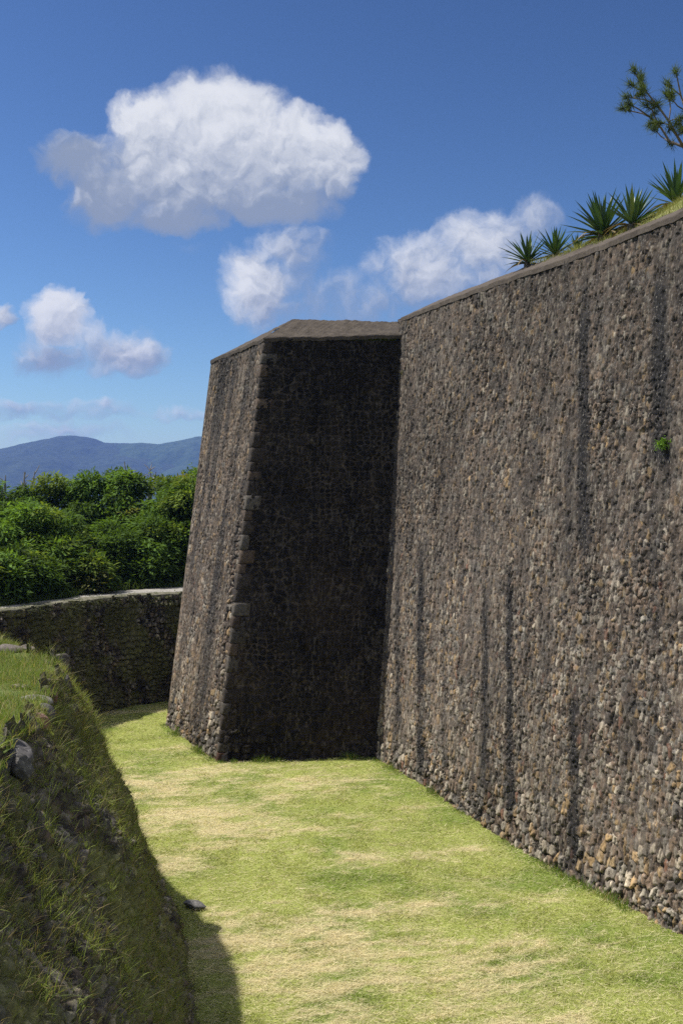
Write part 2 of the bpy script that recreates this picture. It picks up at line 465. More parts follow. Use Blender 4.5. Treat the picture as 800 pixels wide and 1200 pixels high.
# ---- right-hand rampart wall
LOWP = [('ochre', .12), ('pale', .22), ('grey', .24), ('brown', .30), ('red', .02), ('dark', .10)]
HIGHP = [('brown', .36), ('grey', .14), ('dark', .40), ('ochre', .05), ('pale', .05)]
HIGHL = [('brown', .38), ('grey', .12), ('dark', .40), ('ochre', .06), ('pale', .04)]
rampart = empty('rampart_wall', (4.79, 14.37, 0), 'tall rubble stone rampart wall on the right with dark vertical stains and a sloped coping', 'wall')
S_END = PR.len * 1.62
top_px = [(470, 373), (515, 355), (560, 338), (620, 317), (680, 297), (740, 273), (800, 248)]
top_s = []; top_h = []
for (px, py) in top_px:
    s, h, p = PR.hit(px, py); top_s.append(s); top_h.append(h)
print('top', [f'{a:.2f},{b:.2f}' for a, b in zip(top_s, top_h)])
hfar, hnear = np.mean(top_h[:2]), np.mean(top_h[-2:])
def rtop(S):
    S = np.asarray(S, float)
    return np.interp(S, top_s + [S_END], top_h + [top_h[-1]])
STR = [(466, 640, 880, 5, .7), (493, 640, 905, 6, 1.0), (520, 700, 930, 4, .5), (568, 690, 930, 6, 1.0), (597, 665, 950, 6, 1.15), (560, 560, 660, 4, .35),
       (684, 330, 640, 9, 1.1), (667, 480, 690, 7, .6), (672, 800, 1010, 9, .9), (773, 320, 540, 15, 1.15), (765, 560, 760, 10, .55), (700, 300, 400, 6, .4),
       (795, 240, 420, 8, .5), (480, 420, 700, 6, .35), (540, 640, 860, 5, .4), (640, 690, 980, 9, .3), (740, 760, 960, 12, .35)]
ERO = [(705, 485, 14, 34, 1.0), (700, 540, 10, 25, .7), (757, 480, 16, 40, 1.0), (690, 690, 14, 45, 1.0), (745, 700, 18, 45, .9), (715, 850, 24, 70, .55), (620, 800, 12, 50, .6),
       (525, 495, 10, 30, .4), (515, 640, 6, 40, .4), (505, 680, 6, 60, .5), (680, 860, 12, 50, .6), (780, 640, 20, 60, .4)]
def rmask(S, H):
    st = np.zeros_like(S)
    wig = .14 * (fbm(H * .9, S * .25, 77, 4) - .5) + .05 * (fbm(H * 4, S * 2, 78, 3) - .5)
    for (px, y0, y1, w, a) in STR:
        s0, h0, _ = PR.hit(px, y0); s1, h1, _ = PR.hit(px, y1)
        t = np.clip((H - h1) / (h0 - h1), -1, 2)
        sc = s1 + (s0 - s1) * t * .0 + (s0 - s1) * t
        ww = .85 * w * abs(PR.hit(px + 1, y1)[0] - s1) * (1.25 - .5 * t)
        d = np.exp(-np.abs((S + wig - sc) / ww) ** 3)
        st = np.maximum(st, a * d * sstep(-.15, .1, t) * (1 - sstep(.85, 1.1, t)))
    st = st * (.42 + 1.15 * fbm(S * 8, H * 2.2, 61, 4))
    # faint run-off all over
    st = np.maximum(st, .35 * sstep(.52, .74, fbm(S * 3.2, H * .16, 62, 4)) * sstep(.3, .6, fbm(S * 1.1, H * .5, 63, 3)))
    er = np.zeros_like(S)
    for (px, py, rx, ry, a) in ERO:
        s0, h0, p = PR.hit(px, py); rs = rx * abs(PR.hit(px + 1, py)[0] - s0); rh = ry / F * p[1]
        er = np.maximum(er, a * np.exp(-((S - s0) / rs) ** 2 - ((H - h0) / rh) ** 2))
    er = np.maximum(er * (.6 + .8 * fbm(S * 3, H * 3, 64, 3)), 1.0 * (1 - sstep(.2, 1.6, H + .5 * fbm(S * 1.2, H, 65, 2))))
    er = np.maximum(er, .45 * sstep(.55, .75, fbm(S * 1.2, H * .5, 66, 4)))
    return np.clip(st, 0, 1), np.clip(er, 0, 1.2)
def r_m(S, H):
    st, er = rmask(S, H)
    return masonry(S, H, .19, 100, .023, .19, er, st, LOWP, HIGHP, 10.4, (.112, .090, .073), .58, .78, .14, 1., .85, .75)
# columns denser towards the viewer
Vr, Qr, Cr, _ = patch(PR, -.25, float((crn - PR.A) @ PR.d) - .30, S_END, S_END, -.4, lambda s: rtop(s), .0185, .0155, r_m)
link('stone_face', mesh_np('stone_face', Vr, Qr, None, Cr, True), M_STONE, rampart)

def ribbon(rows, name, mat, parent, nsub_u=160, nsub_v=8, rough=.02, seed=1, cols=None):
    """rows: list of polylines (same count) -> subdivided, slightly uneven sheet"""
    rows = [np.asarray(r, float) for r in rows]
    n = len(rows[0])
    def dens(r):
        t = np.concatenate([[0], np.cumsum(np.linalg.norm(np.diff(r, axis=0), axis=1))]); t /= t[-1]
        q = np.linspace(0, 1, nsub_u)
        return np.stack([np.interp(q, t, r[:, i]) for i in range(3)], 1)
    R = [dens(r) for r in rows]
    out = []
    for i in range(len(R) - 1):
        for k in range(nsub_v):
            out.append(R[i] + (R[i + 1] - R[i]) * k / nsub_v)
    out.append(R[-1]); G = np.array(out)
    nn = rough * (fbm(G[..., 0] * 3 + G[..., 2] * 2, G[..., 1] * 3, seed, 4) - .5) * 2
    nn = nn + rough * .9 * (fbm(G[..., 0] * 11 + G[..., 2] * 5, G[..., 1] * 11, seed + 1, 3) - .5)
    G[..., 2] += nn
    if cols is None:
        return link(name, mesh_np(name, G, grid_quads(nsub_u, len(G)), None, None, True), mat, parent), G
    return link(name, mesh_np(name, G, grid_quads(nsub_u, len(G)), None, cols(G), True), mat, parent), G

# coping of the rampart: weathered sloping top
ss = np.array(top_s + [S_END]); hh = rtop(ss)
edge_o = PR.pt(ss, hh, .02)
edge_d = PR.pt(ss, hh - .10, .015)
rise = np.interp(ss, [0, 6, 12, 18], [.42, .42, .46, .46])
inner = edge_o - PR.n * .85 + np.array([0, 0, 1.]) * rise[:, None]
inner2 = inner - PR.n * .5 - np.array([0, 0, .25])
ribbon([edge_d, edge_o, inner, inner2], 'coping', M_COP, rampart, 520, 7, .024, 21)

# ---- bastion
bastion = empty('bastion', (-2.9, 24.0, 0), 'angular stone bastion in the middle with one sunlit flank and a black shaded front', 'bastion')
FRP = [('black', .58), ('near_black', .39), ('dark', .03)]
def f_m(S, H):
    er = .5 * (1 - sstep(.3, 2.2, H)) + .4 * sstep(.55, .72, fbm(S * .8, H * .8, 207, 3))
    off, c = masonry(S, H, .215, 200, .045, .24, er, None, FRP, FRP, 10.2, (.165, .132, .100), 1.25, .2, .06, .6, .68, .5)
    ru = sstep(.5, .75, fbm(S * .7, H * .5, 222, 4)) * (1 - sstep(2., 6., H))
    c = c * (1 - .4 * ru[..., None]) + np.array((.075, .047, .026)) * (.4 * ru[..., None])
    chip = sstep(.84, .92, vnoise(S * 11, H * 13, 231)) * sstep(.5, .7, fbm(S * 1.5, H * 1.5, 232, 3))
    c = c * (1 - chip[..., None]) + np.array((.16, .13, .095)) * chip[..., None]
    return off, c * .46  # whole front scaled down, its shade put into the stone colour
slenF_top = float((crn - PF.A) @ PF.d); s0F_top = float((arr - PF.A) @ PF.d)
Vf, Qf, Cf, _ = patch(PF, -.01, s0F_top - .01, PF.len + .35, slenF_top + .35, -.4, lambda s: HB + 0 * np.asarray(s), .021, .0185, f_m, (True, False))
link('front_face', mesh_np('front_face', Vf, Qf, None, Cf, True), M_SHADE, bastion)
sB, hB, pB = PL.hit(249, 413)
sA_top = float((arr - PL.A) @ PL.d)
print('left arris', sB, hB, pB, 'sA', sA_top)
def l_m(S, H):
    er = np.exp(-((S - sA_top * H / HB - .35) / .22) ** 2) * .9 * (1 - sstep(5.5, 8, H)) + .8 * (1 - sstep(.2, 1.0, H)) + .25 * sstep(.5, .7, fbm(S, H * .6, 307, 3))
    st = .75 * sstep(.5, .72, fbm(S * 3.5, H * .2, 362, 4))
    return masonry(S, H, .17, 300, .032, .20, np.clip(er, 0, 1.1), st, LOWP, HIGHL, 10.2, (.125, .095, .070), .8, .8, .14, 1., .85, .8)
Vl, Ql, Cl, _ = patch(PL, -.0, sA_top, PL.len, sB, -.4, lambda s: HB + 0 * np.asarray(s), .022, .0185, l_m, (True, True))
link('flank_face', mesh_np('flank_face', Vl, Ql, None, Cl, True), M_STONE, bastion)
pB = PL.pt(np.array(sB), np.array(HB))
# rear flank (turned away from the photograph)
PG = Plane((-4.79, 28.0), (1.2, 36.0), .13)
PG.n = np.array([-.8, .6, 0]); PG.d = np.array([.6, .8, 0]); PG.N = (PG.n + np.array([0, 0, .13])) / math.hypot(1, .13)
sG = float((pB - PG.A) @ PG.d)
Vg, Qg, Cg, _ = patch(PG, 0, sG, 10, 10, -.4, lambda s: HB + 0 * np.asarray(s), .06, .05,
                      lambda S, H: masonry(S, H, .2, 400, .045, .22, None, None, LOWP, HIGHL, 10.2), (True, False))
link('rear_face', mesh_np('rear_face', Vg, Qg, None, Cg, True), M_STONE, bastion)

# coping of the bastion: hipped, sloping up from every edge to a ridge
z1 = None
Cc = on_depth(342, 377, arr[1] + 1.0); Dd = on_depth(470, 374.5, crn[1] + 1.0)
Dd[2] = Cc[2] = (Cc[2] + Dd[2]) / 2
a_lo, c_lo, b_lo = arr + PF.N * .03 + PL.N * .03, crn + PF.N * .03, pB + PL.N * .03
c_lo = c_lo + PF.d * .6; Dd = Dd + PF.d * 1.0
c_lo[2] += 0
drop = np.array([0, 0, -.09])
ridge_b = pB + np.array([.95, .75, Cc[2] - pB[2] - .03])
f1_, _ = ribbon([[a_lo + drop, c_lo + drop], [a_lo, c_lo], [Cc, Dd]], 'coping_front', M_COP2, bastion, 240, 10, .035, 31)
f2_, _ = ribbon([[b_lo + drop, a_lo + drop], [b_lo, a_lo], [ridge_b, Cc]], 'coping_flank', M_COP2, bastion, 240, 10, .03, 32)
g_end = PG.pt(np.array(10.), np.array(HB))
rg = np.array([g_end[0] + .9, g_end[1] - .6, Cc[2] - .05])
ribbon([[b_lo, g_end], [ridge_b, rg]], 'coping_rear', M_COP2, bastion, 100, 6, .02, 33)
for f_ in (f1_, f2_): f_.name = 'coping'
bpy.data.objects['coping_rear'].name = 'coping'
# quoins up the sharp corner
rq = random.Random(5)
h = -.12; k = 0
while h < HB - .16:
    hq = rq.uniform(.22, .40)
    h1 = min(h + hq, HB - .02)
    lf = rq.uniform(.26, .40) if k % 2 else rq.uniform(.13, .22)
    ll = rq.uniform(.10, .17) if k % 2 else rq.uniform(.22, .34)
    pf = rq.uniform(.004, .026); pl = rq.uniform(.004, .020)
    nz = 6; rows = []
    hs = np.array([h + .008, h + .018, h + (h1 - h) * .35, h + (h1 - h) * .65, h1 - .018, h1 - .008])
    prof = []
    # footprint around the corner: along the front, bevelled arris, along the flank
    us = [(lf, 'F'), (lf * .97, 'F'), (lf * .6, 'F'), (lf * .25, 'F'), (.02, 'F'), (.02, 'L'), (ll * .3, 'L'), (ll * .7, 'L'), (ll * .97, 'L'), (ll, 'L')]
    V = []
    for j, hz in enumerate(hs):
        bev = .008 if j in (0, nz - 1) else 0
        if j in (1, nz - 2): bev = .001
        for i, (d, w) in enumerate(us):
            inn = .06 if i in (0, len(us) - 1) else 0
            o = (pf if w == 'F' else pl) - bev - inn + rq.uniform(-.007, .007)
            t = hz / HB
            if w == 'F':
                p = PF.pt(np.array(s0F_top * t + d), np.array(hz), np.array(o)) + (PL.n * (pl - bev) if i == 4 else 0)
            else:
                p = PL.pt(np.array(sA_top * t + d), np.array(hz), np.array(o)) + (PF.n * (pf - bev) if i == 5 else 0)
            V.append(p)
    V = np.array(V); nu = len(us)
    q = grid_quads(nu, nz)
    # close the top and the bottom towards the wall core
    cb = V[:nu].mean(0) + np.array([.05, .08, 0]); ct = V[-nu:].mean(0) + np.array([.05, .08, 0])
    V = np.vstack([V, cb, ct]); ib = len(V) - 2; it = len(V) - 1
    tr = [[i + 1, i, ib] for i in range(nu - 1)] + [[(nz - 1) * nu + i, (nz - 1) * nu + i + 1, it] for i in range(nu - 1)]
    base = np.array(rq.choices([PAL['brown'], PAL['grey'], PAL['red'], PAL['dark']], [3, 2, .6, 4])[0]) * rq.uniform(.30, .62)
    link('quoin', mesh_np('quoin', V, q, tr, np.tile(base, (len(V), 1)), False), M_QUOIN, bastion)
    h = h1; k += 1

# ground on top of the fort, behind the copings
M_BANK = plain_mat('dry_bank_turf', (.16, .19, .05), (.30, .28, .12), 6, .95, .6, .05)
def polymesh(name, pts, mat, kind=None, z=None):
    me = bpy.data.meshes.new(name); me.from_pydata([tuple(map(float, p)) for p in pts], [], [list(range(len(pts)))]); me.update()
    o = link(name, me, mat)
    if kind: tag(o, kind=kind)
    return o
zt = float(Cc[2]) - .1
polymesh('rampart_ground', [(*ridge_b[:2], zt), (*Cc[:2], zt), (*(Dd[:2] + [.6, .2]), zt), (8, 30, zt), (40, 24, zt), (60, 60, zt), (10, 60, zt), (*rg[:2], zt)], M_BANK, 'structure')

# grass bank rising behind the rampart coping
sb = np.linspace(2.0, S_END, 70)
def bank_h(s, d):
    a = sstep(3.0, 5.4, s) * .45 + sstep(6.0, 9.4, s) * .50
    return a * np.minimum(d, 5.0) + .10 * (fbm(s * 1.5, d * 1.5, 91, 3) - .5)
rows = []
base_in = PR.pt(sb, rtop(sb), .02) - PR.n * .80 + np.array([0, 0, .40])
ds = np.concatenate([np.linspace(0, 3, 20), np.linspace(3.4, 14, 10)])
for d in ds:
    r = base_in - PR.n * d; r = r.copy(); r[:, 2] += bank_h(sb, d) - .05 * (d < .01)
    rows.append(r)
G = np.array(rows)
tag(link('grass_bank', mesh_np('grass_bank', G, grid_quads(len(sb), len(ds)), None, None, True), M_BANK), kind='structure')
def bank_pt(s, d):
    s = np.asarray(s, float); d = np.asarray(d, float)
    p = PR.pt(s, rtop(s), .02 + 0 * s) - PR.n * (.80 + d)[..., None]
    p[..., 2] += .40 + bank_h(s, d)
    return p

M_GRASS = leaf_mat('grass_blades', .35, .7, .15, (1.25, 1.2, .6))
M_TALL = leaf_mat('tall_grass_blades', .35, .65, .2)
n = 16000
bs = RNG.uniform(4.0, S_END * .85, n); bd = RNG.uniform(0, 2.6, n) - .35 * fbm(bs * 2.5, bs * 0, 97, 3)
bp = bank_pt(bs, bd)
dry = RNG.random(n)[:, None] * .75 + .25 * fbm(bs * 2, bd * 2, 95, 3)[:, None]
bc = np.array((.13, .18, .03)) * (1 - dry) + np.array((.34, .31, .13)) * dry
dirs = np.stack([RNG.normal(0, .25, n), RNG.normal(0, .25, n), np.ones(n)], 1); dirs /= np.linalg.norm(dirs, axis=1, keepdims=True)
me = blade_mesh('bank_grass', bp - np.array([0, 0, .02]), dirs, RNG.uniform(.05, .17, n), RNG.uniform(.006, .011, n), RNG.normal(0, .35, (n, 3)) * np.array([1, 1, .2]), bc, 2)
tag(link('bank_grass', me, M_GRASS), kind='stuff', label='dry yellow green grass on the bank above the rampart coping', cat='grass')

# ------------------------------------------------------------------ lawn in the ditch
def straw(x, y):
    u = x * .96 + y * .28; v = y * .96 - x * .28
    a = fbm(u * .55 + 3, v * 1.25, 41, 5, .6)
    b = fbm(u * 2.0, v * 8.0, 42, 5, .62) + .5 * (fbm(u * 5, v * 19, 45, 4) - .5)
    big = fbm(x * .22 + 9, y * .22, 43, 3)
    m = a * .50 + b * .45 + (big - .5) * .30 + .04 * sstep(13, 18, y) - .12 * sstep(25, 29, y)
    # greener along the foot of the walls
    dR = ((x - PR.A[0]) * PR.n[0] + (y - PR.A[1]) * PR.n[1])
    m = m - .22 * np.exp(-np.clip(dR, 0, 9) / .9)
    dF = ((x - PF.A[0]) * PF.n[0] + (y - PF.A[1]) * PF.n[1])
    m = m - .14 * np.exp(-np.clip(np.abs(dF), 0, 9) / .6)
    m = m + .16 * (fbm(x * 3.1, y * 5.5, 46, 4) - .5)
    return sstep(.43, .71, m)
GREEN = np.array((.315, .350, .10)); STRAW = np.array((.60, .53, .31)); DEEP = np.array((.19, .275, .05))
def lawn_col(x, y):
    s = straw(x, y)[..., None]
    g = fbm(x * .9, y * .9, 44, 4)[..., None]
    gc = GREEN * (1.05 - .4 * (g - .5)) * 1.0 + (DEEP - GREEN) * sstep(.5, .75, g) * .6
    return gc * (1 - s) + STRAW * s
lx = np.arange(-14, 9.5, .05); ly = np.arange(3, 40, .05)
X, Y = np.meshgrid(lx, ly)
lawn_me = mesh_np('lawn', np.stack([X, Y, ground_z(X, Y)], -1), grid_quads(len(lx), len(ly)), None, lawn_col(X, Y).reshape(-1, 3) * .80, True)
m, nt, out = new_mat('lawn_soil_and_thatch')
tc = nd(nt, 'ShaderNodeTexCoord').outputs['Object']
colr = nd(nt, 'ShaderNodeVertexColor', layer_name='col').outputs[0]
n1 = noise(nt, tc, 28, 6, .75); n2 = noise(nt, tc, 90, 3, .7)
cc = nd(nt, 'ShaderNodeCombineColor'); v = math_(nt, 'MULTIPLY', maprange(nt, n1, .3, .7, .6, 1.3, False), maprange(nt, n2, .3, .7, .7, 1.3, False))
for i in range(3): nt.links.new(v, cc.inputs[i])
b = nd(nt, 'ShaderNodeBsdfDiffuse'); nt.links.new(mixc(nt, 1.0, colr, cc.outputs[0], 'MULTIPLY'), b.inputs[0])
bm = nd(nt, 'ShaderNodeBump', Strength=.8, Distance=.03); nt.links.new(n1, bm.inputs['Height']); nt.links.new(bm.outputs[0], b.inputs['Normal'])
nt.links.new(b.outputs[0], out.inputs[0])
tag(link('lawn', lawn_me, m), kind='structure')

# mown blades and clippings
N = 700000
D_ = 9.0 + (33 - 9.0) * RNG.random(N) ** 1.5
U_ = RNG.uniform(-.27, .52, N)
x = U_ * D_; y = D_
inR = ((x - PR.A[0]) * PR.n[0] + (y - PR.A[1]) * PR.n[1]) > .02
k = inR
x, y = x[k], y[k]; n = len(x)
s = straw(x, y); cl = lawn_col(x, y)
isst = RNG.random(n) < (.14 + .60 * s)
lay = np.where(isst, RNG.uniform(.0, .25, n), RNG.uniform(.5, 1.2, n))
ang = np.where(isst, RNG.normal(.25, .7, n) + np.pi * (RNG.random(n) < .5), RNG.uniform(0, 2 * np.pi, n))
dirs = np.stack([np.cos(ang), np.sin(ang), lay], 1); dirs /= np.linalg.norm(dirs, axis=1, keepdims=True)
gcol = cl * RNG.uniform(.45, 1.45, (n, 1)); scol = np.array((.72, .64, .42)) * RNG.uniform(.55, 1.25, (n, 1))
cols = np.where(isst[:, None], scol, gcol)
tuft = sstep(.45, .7, fbm(x * 2.6, y * 2.6, 47, 4))
L = np.where(isst, RNG.uniform(.05, .14, n), RNG.uniform(.02, .055, n) * (1 + 1.1 * tuft)) * (1 + .012 * (y - 11))
W = np.where(isst, RNG.uniform(.003, .006, n), RNG.uniform(.004, .008, n)) * (1 + .03 * (y - 11))
P = np.stack([x, y, ground_z(x, y) + np.where(isst, RNG.uniform(.005, .035, n), -.004)], 1)
me = blade_mesh('lawn_grass', P, dirs, L, W, RNG.normal(0, .2, (n, 3)) * np.array([1, 1, .3]), cols, 1)
tag(link('lawn_grass', me, M_GRASS), kind='stuff', label='mown green lawn with streaks of pale dry clippings along the ditch floor', cat='grass')

# longer fringe along the foot of the stone walls
def fringe(name, pts, hs, label):
    n = len(pts)
    dirs = np.stack([RNG.normal(0, .3, n), RNG.normal(0, .3, n), np.ones(n)], 1); dirs /= np.linalg.norm(dirs, axis=1, keepdims=True)
    c = np.array((.12, .19, .03)) * RNG.uniform(.6, 1.5, (n, 1)); st = RNG.random(n) < .15; c[st] = np.array((.4, .33, .16)) * RNG.uniform(.6, 1.1, (st.sum(), 1))
    me = blade_mesh(name, pts, dirs, hs, RNG.uniform(.005, .010, n), RNG.normal(0, .35, (n, 3)) * np.array([1, 1, .2]), c, 2)
    tag(link(name, me, M_GRASS), kind='stuff', label=label, cat='grass')
pts = []; hs = []
for pl, s1, nn in ((PR, S_END, 5200), (PF, PF.len, 2600), (PL, PL.len, 2200)):
    s = RNG.uniform(0, s1, nn); o = np.abs(RNG.normal(0, .10, nn)) + .03
    p = pl.pt(s, 0 * s, 0 * s) + pl.n * o[:, None]; p[:, 2] = ground_z(p[:, 0], p[:, 1]) - .01
    pts.append(p); hs.append(RNG.uniform(.03, .13, nn) * (.25 + 1.9 * sstep(.4, .75, fbm(s * 1.6, s * 0, 51, 4))))
fringe('edge_grass', np.vstack(pts), np.concatenate(hs), 'longer green grass fringe along the foot of the fort walls')

# ------------------------------------------------------------------ counterscarp (near bank and far wall)
def resample(pts, n):
    pts = np.asarray(pts, float)
    # Catmull-Rom through the points, by arc length
    P = np.vstack([2 * pts[0] - pts[1], pts, 2 * pts[-1] - pts[-2]]); o = []
    for i in range(1, len(P) - 2):
        for t in np.linspace(0, 1, 30, endpoint=False):
            o.append(.5 * ((2 * P[i]) + (-P[i - 1] + P[i + 1]) * t + (2 * P[i - 1] - 5 * P[i] + 4 * P[i + 1] - P[i + 2]) * t * t + (-P[i - 1] + 3 * P[i] - 3 * P[i + 1] + P[i + 2]) * t ** 3))
    o.append(pts[-1]); o = np.array(o)
    d = np.concatenate([[0], np.cumsum(np.linalg.norm(np.diff(o, axis=0), axis=1))])
    q = np.linspace(0, d[-1], n)
    return np.stack([np.interp(q, d, o[:, i]) for i in range(o.shape[1])], 1), q
NT = [(-2.35, 4.5), (-2.9, 8.5), (-3.14, 10.7), (-3.55, 12.8), (-4.10, 14.8), (-4.9, 15.9), (-5.8, 17.4), (-7.4, 19.3), (-9.2, 22), (-10.4, 25)]
NB = [(-.25, 4.5), (-1.0, 8.5), (-1.42, 10.9), (-2.0, 13.4), (-2.62, 15.7), (-3.6, 18.0), (-4.5, 20.6), (-6.2, 23.2), (-8.3, 25.6), (-9.6, 27)]
ZN = 3.8
nT = 900
T, qT = resample(NT, nT); B, _ = resample(NB, nT)
nv = 230
vv = np.linspace(0, 1, nv)[:, None]
PX = B[None, :, 0] * (1 - vv) + T[None, :, 0] * vv; PY = B[None, :, 1] * (1 - vv) + T[None, :, 1] * vv
prof = vv + .055 * np.sin(vv * np.pi)           # slightly bellied
PZ = np.repeat(-.15 + (ZN + .15) * np.clip(prof, 0, 1.2) / 1.0, nT, 1); PZ = np.minimum(PZ, ZN + .0 * PZ)
SS = np.repeat(qT[None, :], nv, 0); HH = PZ
tx = np.gradient(T[:, 0]); ty = np.gradient(T[:, 1]); tl = np.hypot(tx, ty)
nx, ny = ty / tl, -tx / tl                       # outward (towards the ditch)
off, c = masonry(SS, HH, .125, 500, .05, .22, .3 + 0 * SS, None, [('dark', .25), ('grey', .5), ('brown', .13), ('pale', .12)], [('dark', .25), ('grey', .5), ('brown', .13), ('pale', .12)], 4, (.09, .075, .055), .85, .4, .10)
ragt = .34 * (fbm(qT * 1.1, qT * 0, 560, 4) - .5) - .10
PX = PX + (nx * ragt)[None, :] * sstep(.45, 1, vv); PY = PY + (ny * ragt)[None, :] * sstep(.45, 1, vv)
lump = .34 * (fbm(SS * .8, HH * .9, 511, 4) - .5) + .10 * (fbm(SS * 3, HH * 3, 512, 3) - .5)
e = sstep(0, .10, vv) 
off = off * 1.2 + lump * e
rim = sstep(.86, .97, vv) * .19 * sstep(.45, .62, fbm(SS * 2.6, HH * 2.6, 570, 4))
c = c * (1 - .5 * (rim > .02)[..., None]) + np.array((.075, .068, .06)) * (.5 * (rim > .02)[..., None])
PZ = PZ + rim * (.35 + .9 * fbm(SS * 7, HH * 7, 571, 3))
PX = PX + nx[None, :] * off * .9; PY = PY + ny[None, :] * off * .9; PZ = PZ + off * .40
mossf = sstep(.42, .62, fbm(SS * .9, HH * .9, 520, 5) + .18 * sstep(9, 12.5, SS) - .10 * (SS < 6))
c = c * (1 - .8 * mossf[..., None]) + np.array((.185, .185, .062)) * (.8 * mossf[..., None])
near = empty('retaining_wall', (-1.9, 13, 0), 'overgrown sloping rubble retaining wall in the left foreground with grass hanging over its stones', 'wall')
M_BANKST = stone_mat('overgrown_rubble', speck=(.20, .19, .175), speck_amt=.35, bump=.5, moss=(.135, .135, .05))
link('rubble_face', mesh_np('rubble_face', np.stack([PX, PY, PZ], -1), grid_quads(nT, nv), None, c.reshape(-1, 3), True), M_BANKST, near)
def near_face(s, v):
    """world point + outward normal on the near face"""
    si = np.clip(np.searchsorted(qT, s), 0, nT - 1); vi = np.clip((v * (nv - 1)).astype(int), 0, nv - 1)
    p = np.stack([PX[vi, si], PY[vi, si], PZ[vi, si]], 1)
    return p, np.stack([nx[si] * .9, ny[si] * .9, np.full(len(s), .42)], 1)

# far wall of the ditch
ZF = 3.25
FT = [(-13.6, 22.5), (-10.6, 25.0), (-8.9, 26.8), (-7.7, 29.2), (-6.6, 31.2), (-5.1, 32.25), (-3.2, 32.9), (0, 33.5), (4, 34)]
FB = [(-13.2, 22.3), (-10.2, 24.8), (-8.45, 26.6), (-7.25, 28.9), (-6.25, 30.75), (-4.95, 31.65), (-3.1, 32.3), (0, 32.9), (4, 33.4)]
nF = 900
FTr, qF = resample(FT, nF); FBr, _ = resample(FB, nF)
nvf = 260
vv = np.linspace(0, 1, nvf)[:, None]
FX = FBr[None, :, 0] * (1 - vv) + FTr[None, :, 0] * vv; FY = FBr[None, :, 1] * (1 - vv) + FTr[None, :, 1] * vv
SF = np.repeat(qF[None, :], nvf, 0)
topj = ZF + .09 * (fbm(SF * 3.2, SF * 0, 640, 3) - .5) + .14 * (voronoi(SF / .22, 0 * SF, 641)[2] - .5) * .8
FZ = -.2 + (topj + .2) * vv
tx = np.gradient(FTr[:, 0]); ty = np.gradient(FTr[:, 1]); tl = np.hypot(tx, ty); fnx, fny = ty / tl, -tx / tl
off, c = masonry(SF, FZ, .17, 600, .075, .25, .6 + 0 * SF, None, [('near_black', .35), ('dark', .35), ('grey', .15), ('brown', .15)], [('dark', .4), ('grey', .3), ('brown', .2), ('pale', .1)], 4, (.07, .06, .045), .8, .4)
off = off + .10 * (fbm(SF * 1.4, FZ * 1.4, 611, 4) - .5)
mf = sstep(.45, .62, fbm(SF * 1.3, FZ * .8, 620, 5) + .1 * (FZ / 3.4 - .6))
c = c * (1 - .7 * mf[..., None]) + np.array((.10, .10, .038)) * (.7 * mf[..., None])
far = empty('ditch_wall', (-7, 30, 0), 'low curved dark stone wall closing the far side of the ditch under the trees', 'wall')
link('stone_face', mesh_np('stone_face', np.stack([FX + fnx * off, FY + fny * off, FZ], -1), grid_quads(nF, nvf), None, c.reshape(-1, 3), True), M_BANKST, far)
# pale capping on the far wall + footpath behind it
capo = np.stack([FTr[:, 0] - fnx * .02, FTr[:, 1] - fny * .02, np.full(nF, ZF - .01)], 1)
capi = np.stack([FTr[:, 0] - fnx * .45, FTr[:, 1] - fny * .45, np.full(nF, ZF + .03)], 1)
M_PATH = plain_mat('worn_concrete', (.26, .245, .22), (.36, .34, .31), 3, .9, .3, .01)
ribbon([capo - np.array([0, 0, .15]), capo, capi, capi - np.array([0, 0, .15])], 'capping', plain_mat('mossy_capping', (.10, .10, .06), (.20, .185, .14), 3.5, .95, .6, .03), far, 300, 3, .03, 71)
p0 = capi + np.array([0, 0, -.012]); w_ = np.interp(qF, [0, 10, 13, 16, qF[-1]], [.35, .45, 1.6, 2.2, 2.2])
p1 = p0.copy(); p1[:, 0] -= fnx * w_; p1[:, 1] -= fny * w_
pa, _ = ribbon([p0, p1], 'path', M_PATH, None, 300, 4, .008, 72); tag(pa, kind='structure')

# upper ground behind the counterscarp, out to the wood and beyond
M_TURF = plain_mat('rough_turf', (.085, .125, .028), (.17, .19, .06), 2.2, .95, .7, .06)
edge = np.c_[T[::12] + np.c_[nx, ny][::12] * (ragt[::12, None] + .05), np.full(len(T[::12]), ZN - .06)]
def upper(edge, out, name, zend, seed, nr=46):
    e = np.asarray(edge); o = np.asarray(out)
    r = np.linspace(0, 1, nr)[:, None, None] ** 2.4
    G = e[None] * (1 - r) + o[None] * r
    G[..., 2] = e[None, :, 2] * (1 - sstep(.0, .05, r[..., 0])) + zend * sstep(.0, .05, r[..., 0])
    G[..., 2] += .14 * (fbm(G[..., 0] * 1.1, G[..., 1] * 1.1, seed, 4) - .5)
    o_ = link(name, mesh_np(name, G, grid_quads(len(e), nr), None, None, True), M_TURF)
    return tag(o_, kind='structure')
m_ = len(edge); q = np.linspace(0, 1, m_)
upper(edge, np.c_[-60 + 0 * q, -30 + 80 * q, 0 * q], 'upper_ground', 3.55, 81)
fe = np.c_[FTr[::12] - np.c_[fnx, fny][::12] * .5, np.full(len(FTr[::12]), ZF - .03)]
q = np.linspace(0, 1, len(fe))
upper(fe, np.c_[-70 + 120 * q, 45 + 45 * np.sin(q * np.pi) + 25 * q, 0 * q], 'upper_ground', 3.22, 82)
# the country beyond, out to the horizon
gm = plain_mat('distant_scrub', (.05, .085, .03), (.085, .11, .045), .02, 1, 0, .1)
polymesh('ground', [(-4000, -3900, -1.2), (4000, -3900, -1.2), (4000, 4000, -1.2), (-4000, 4000, -1.2)], gm, 'structure')

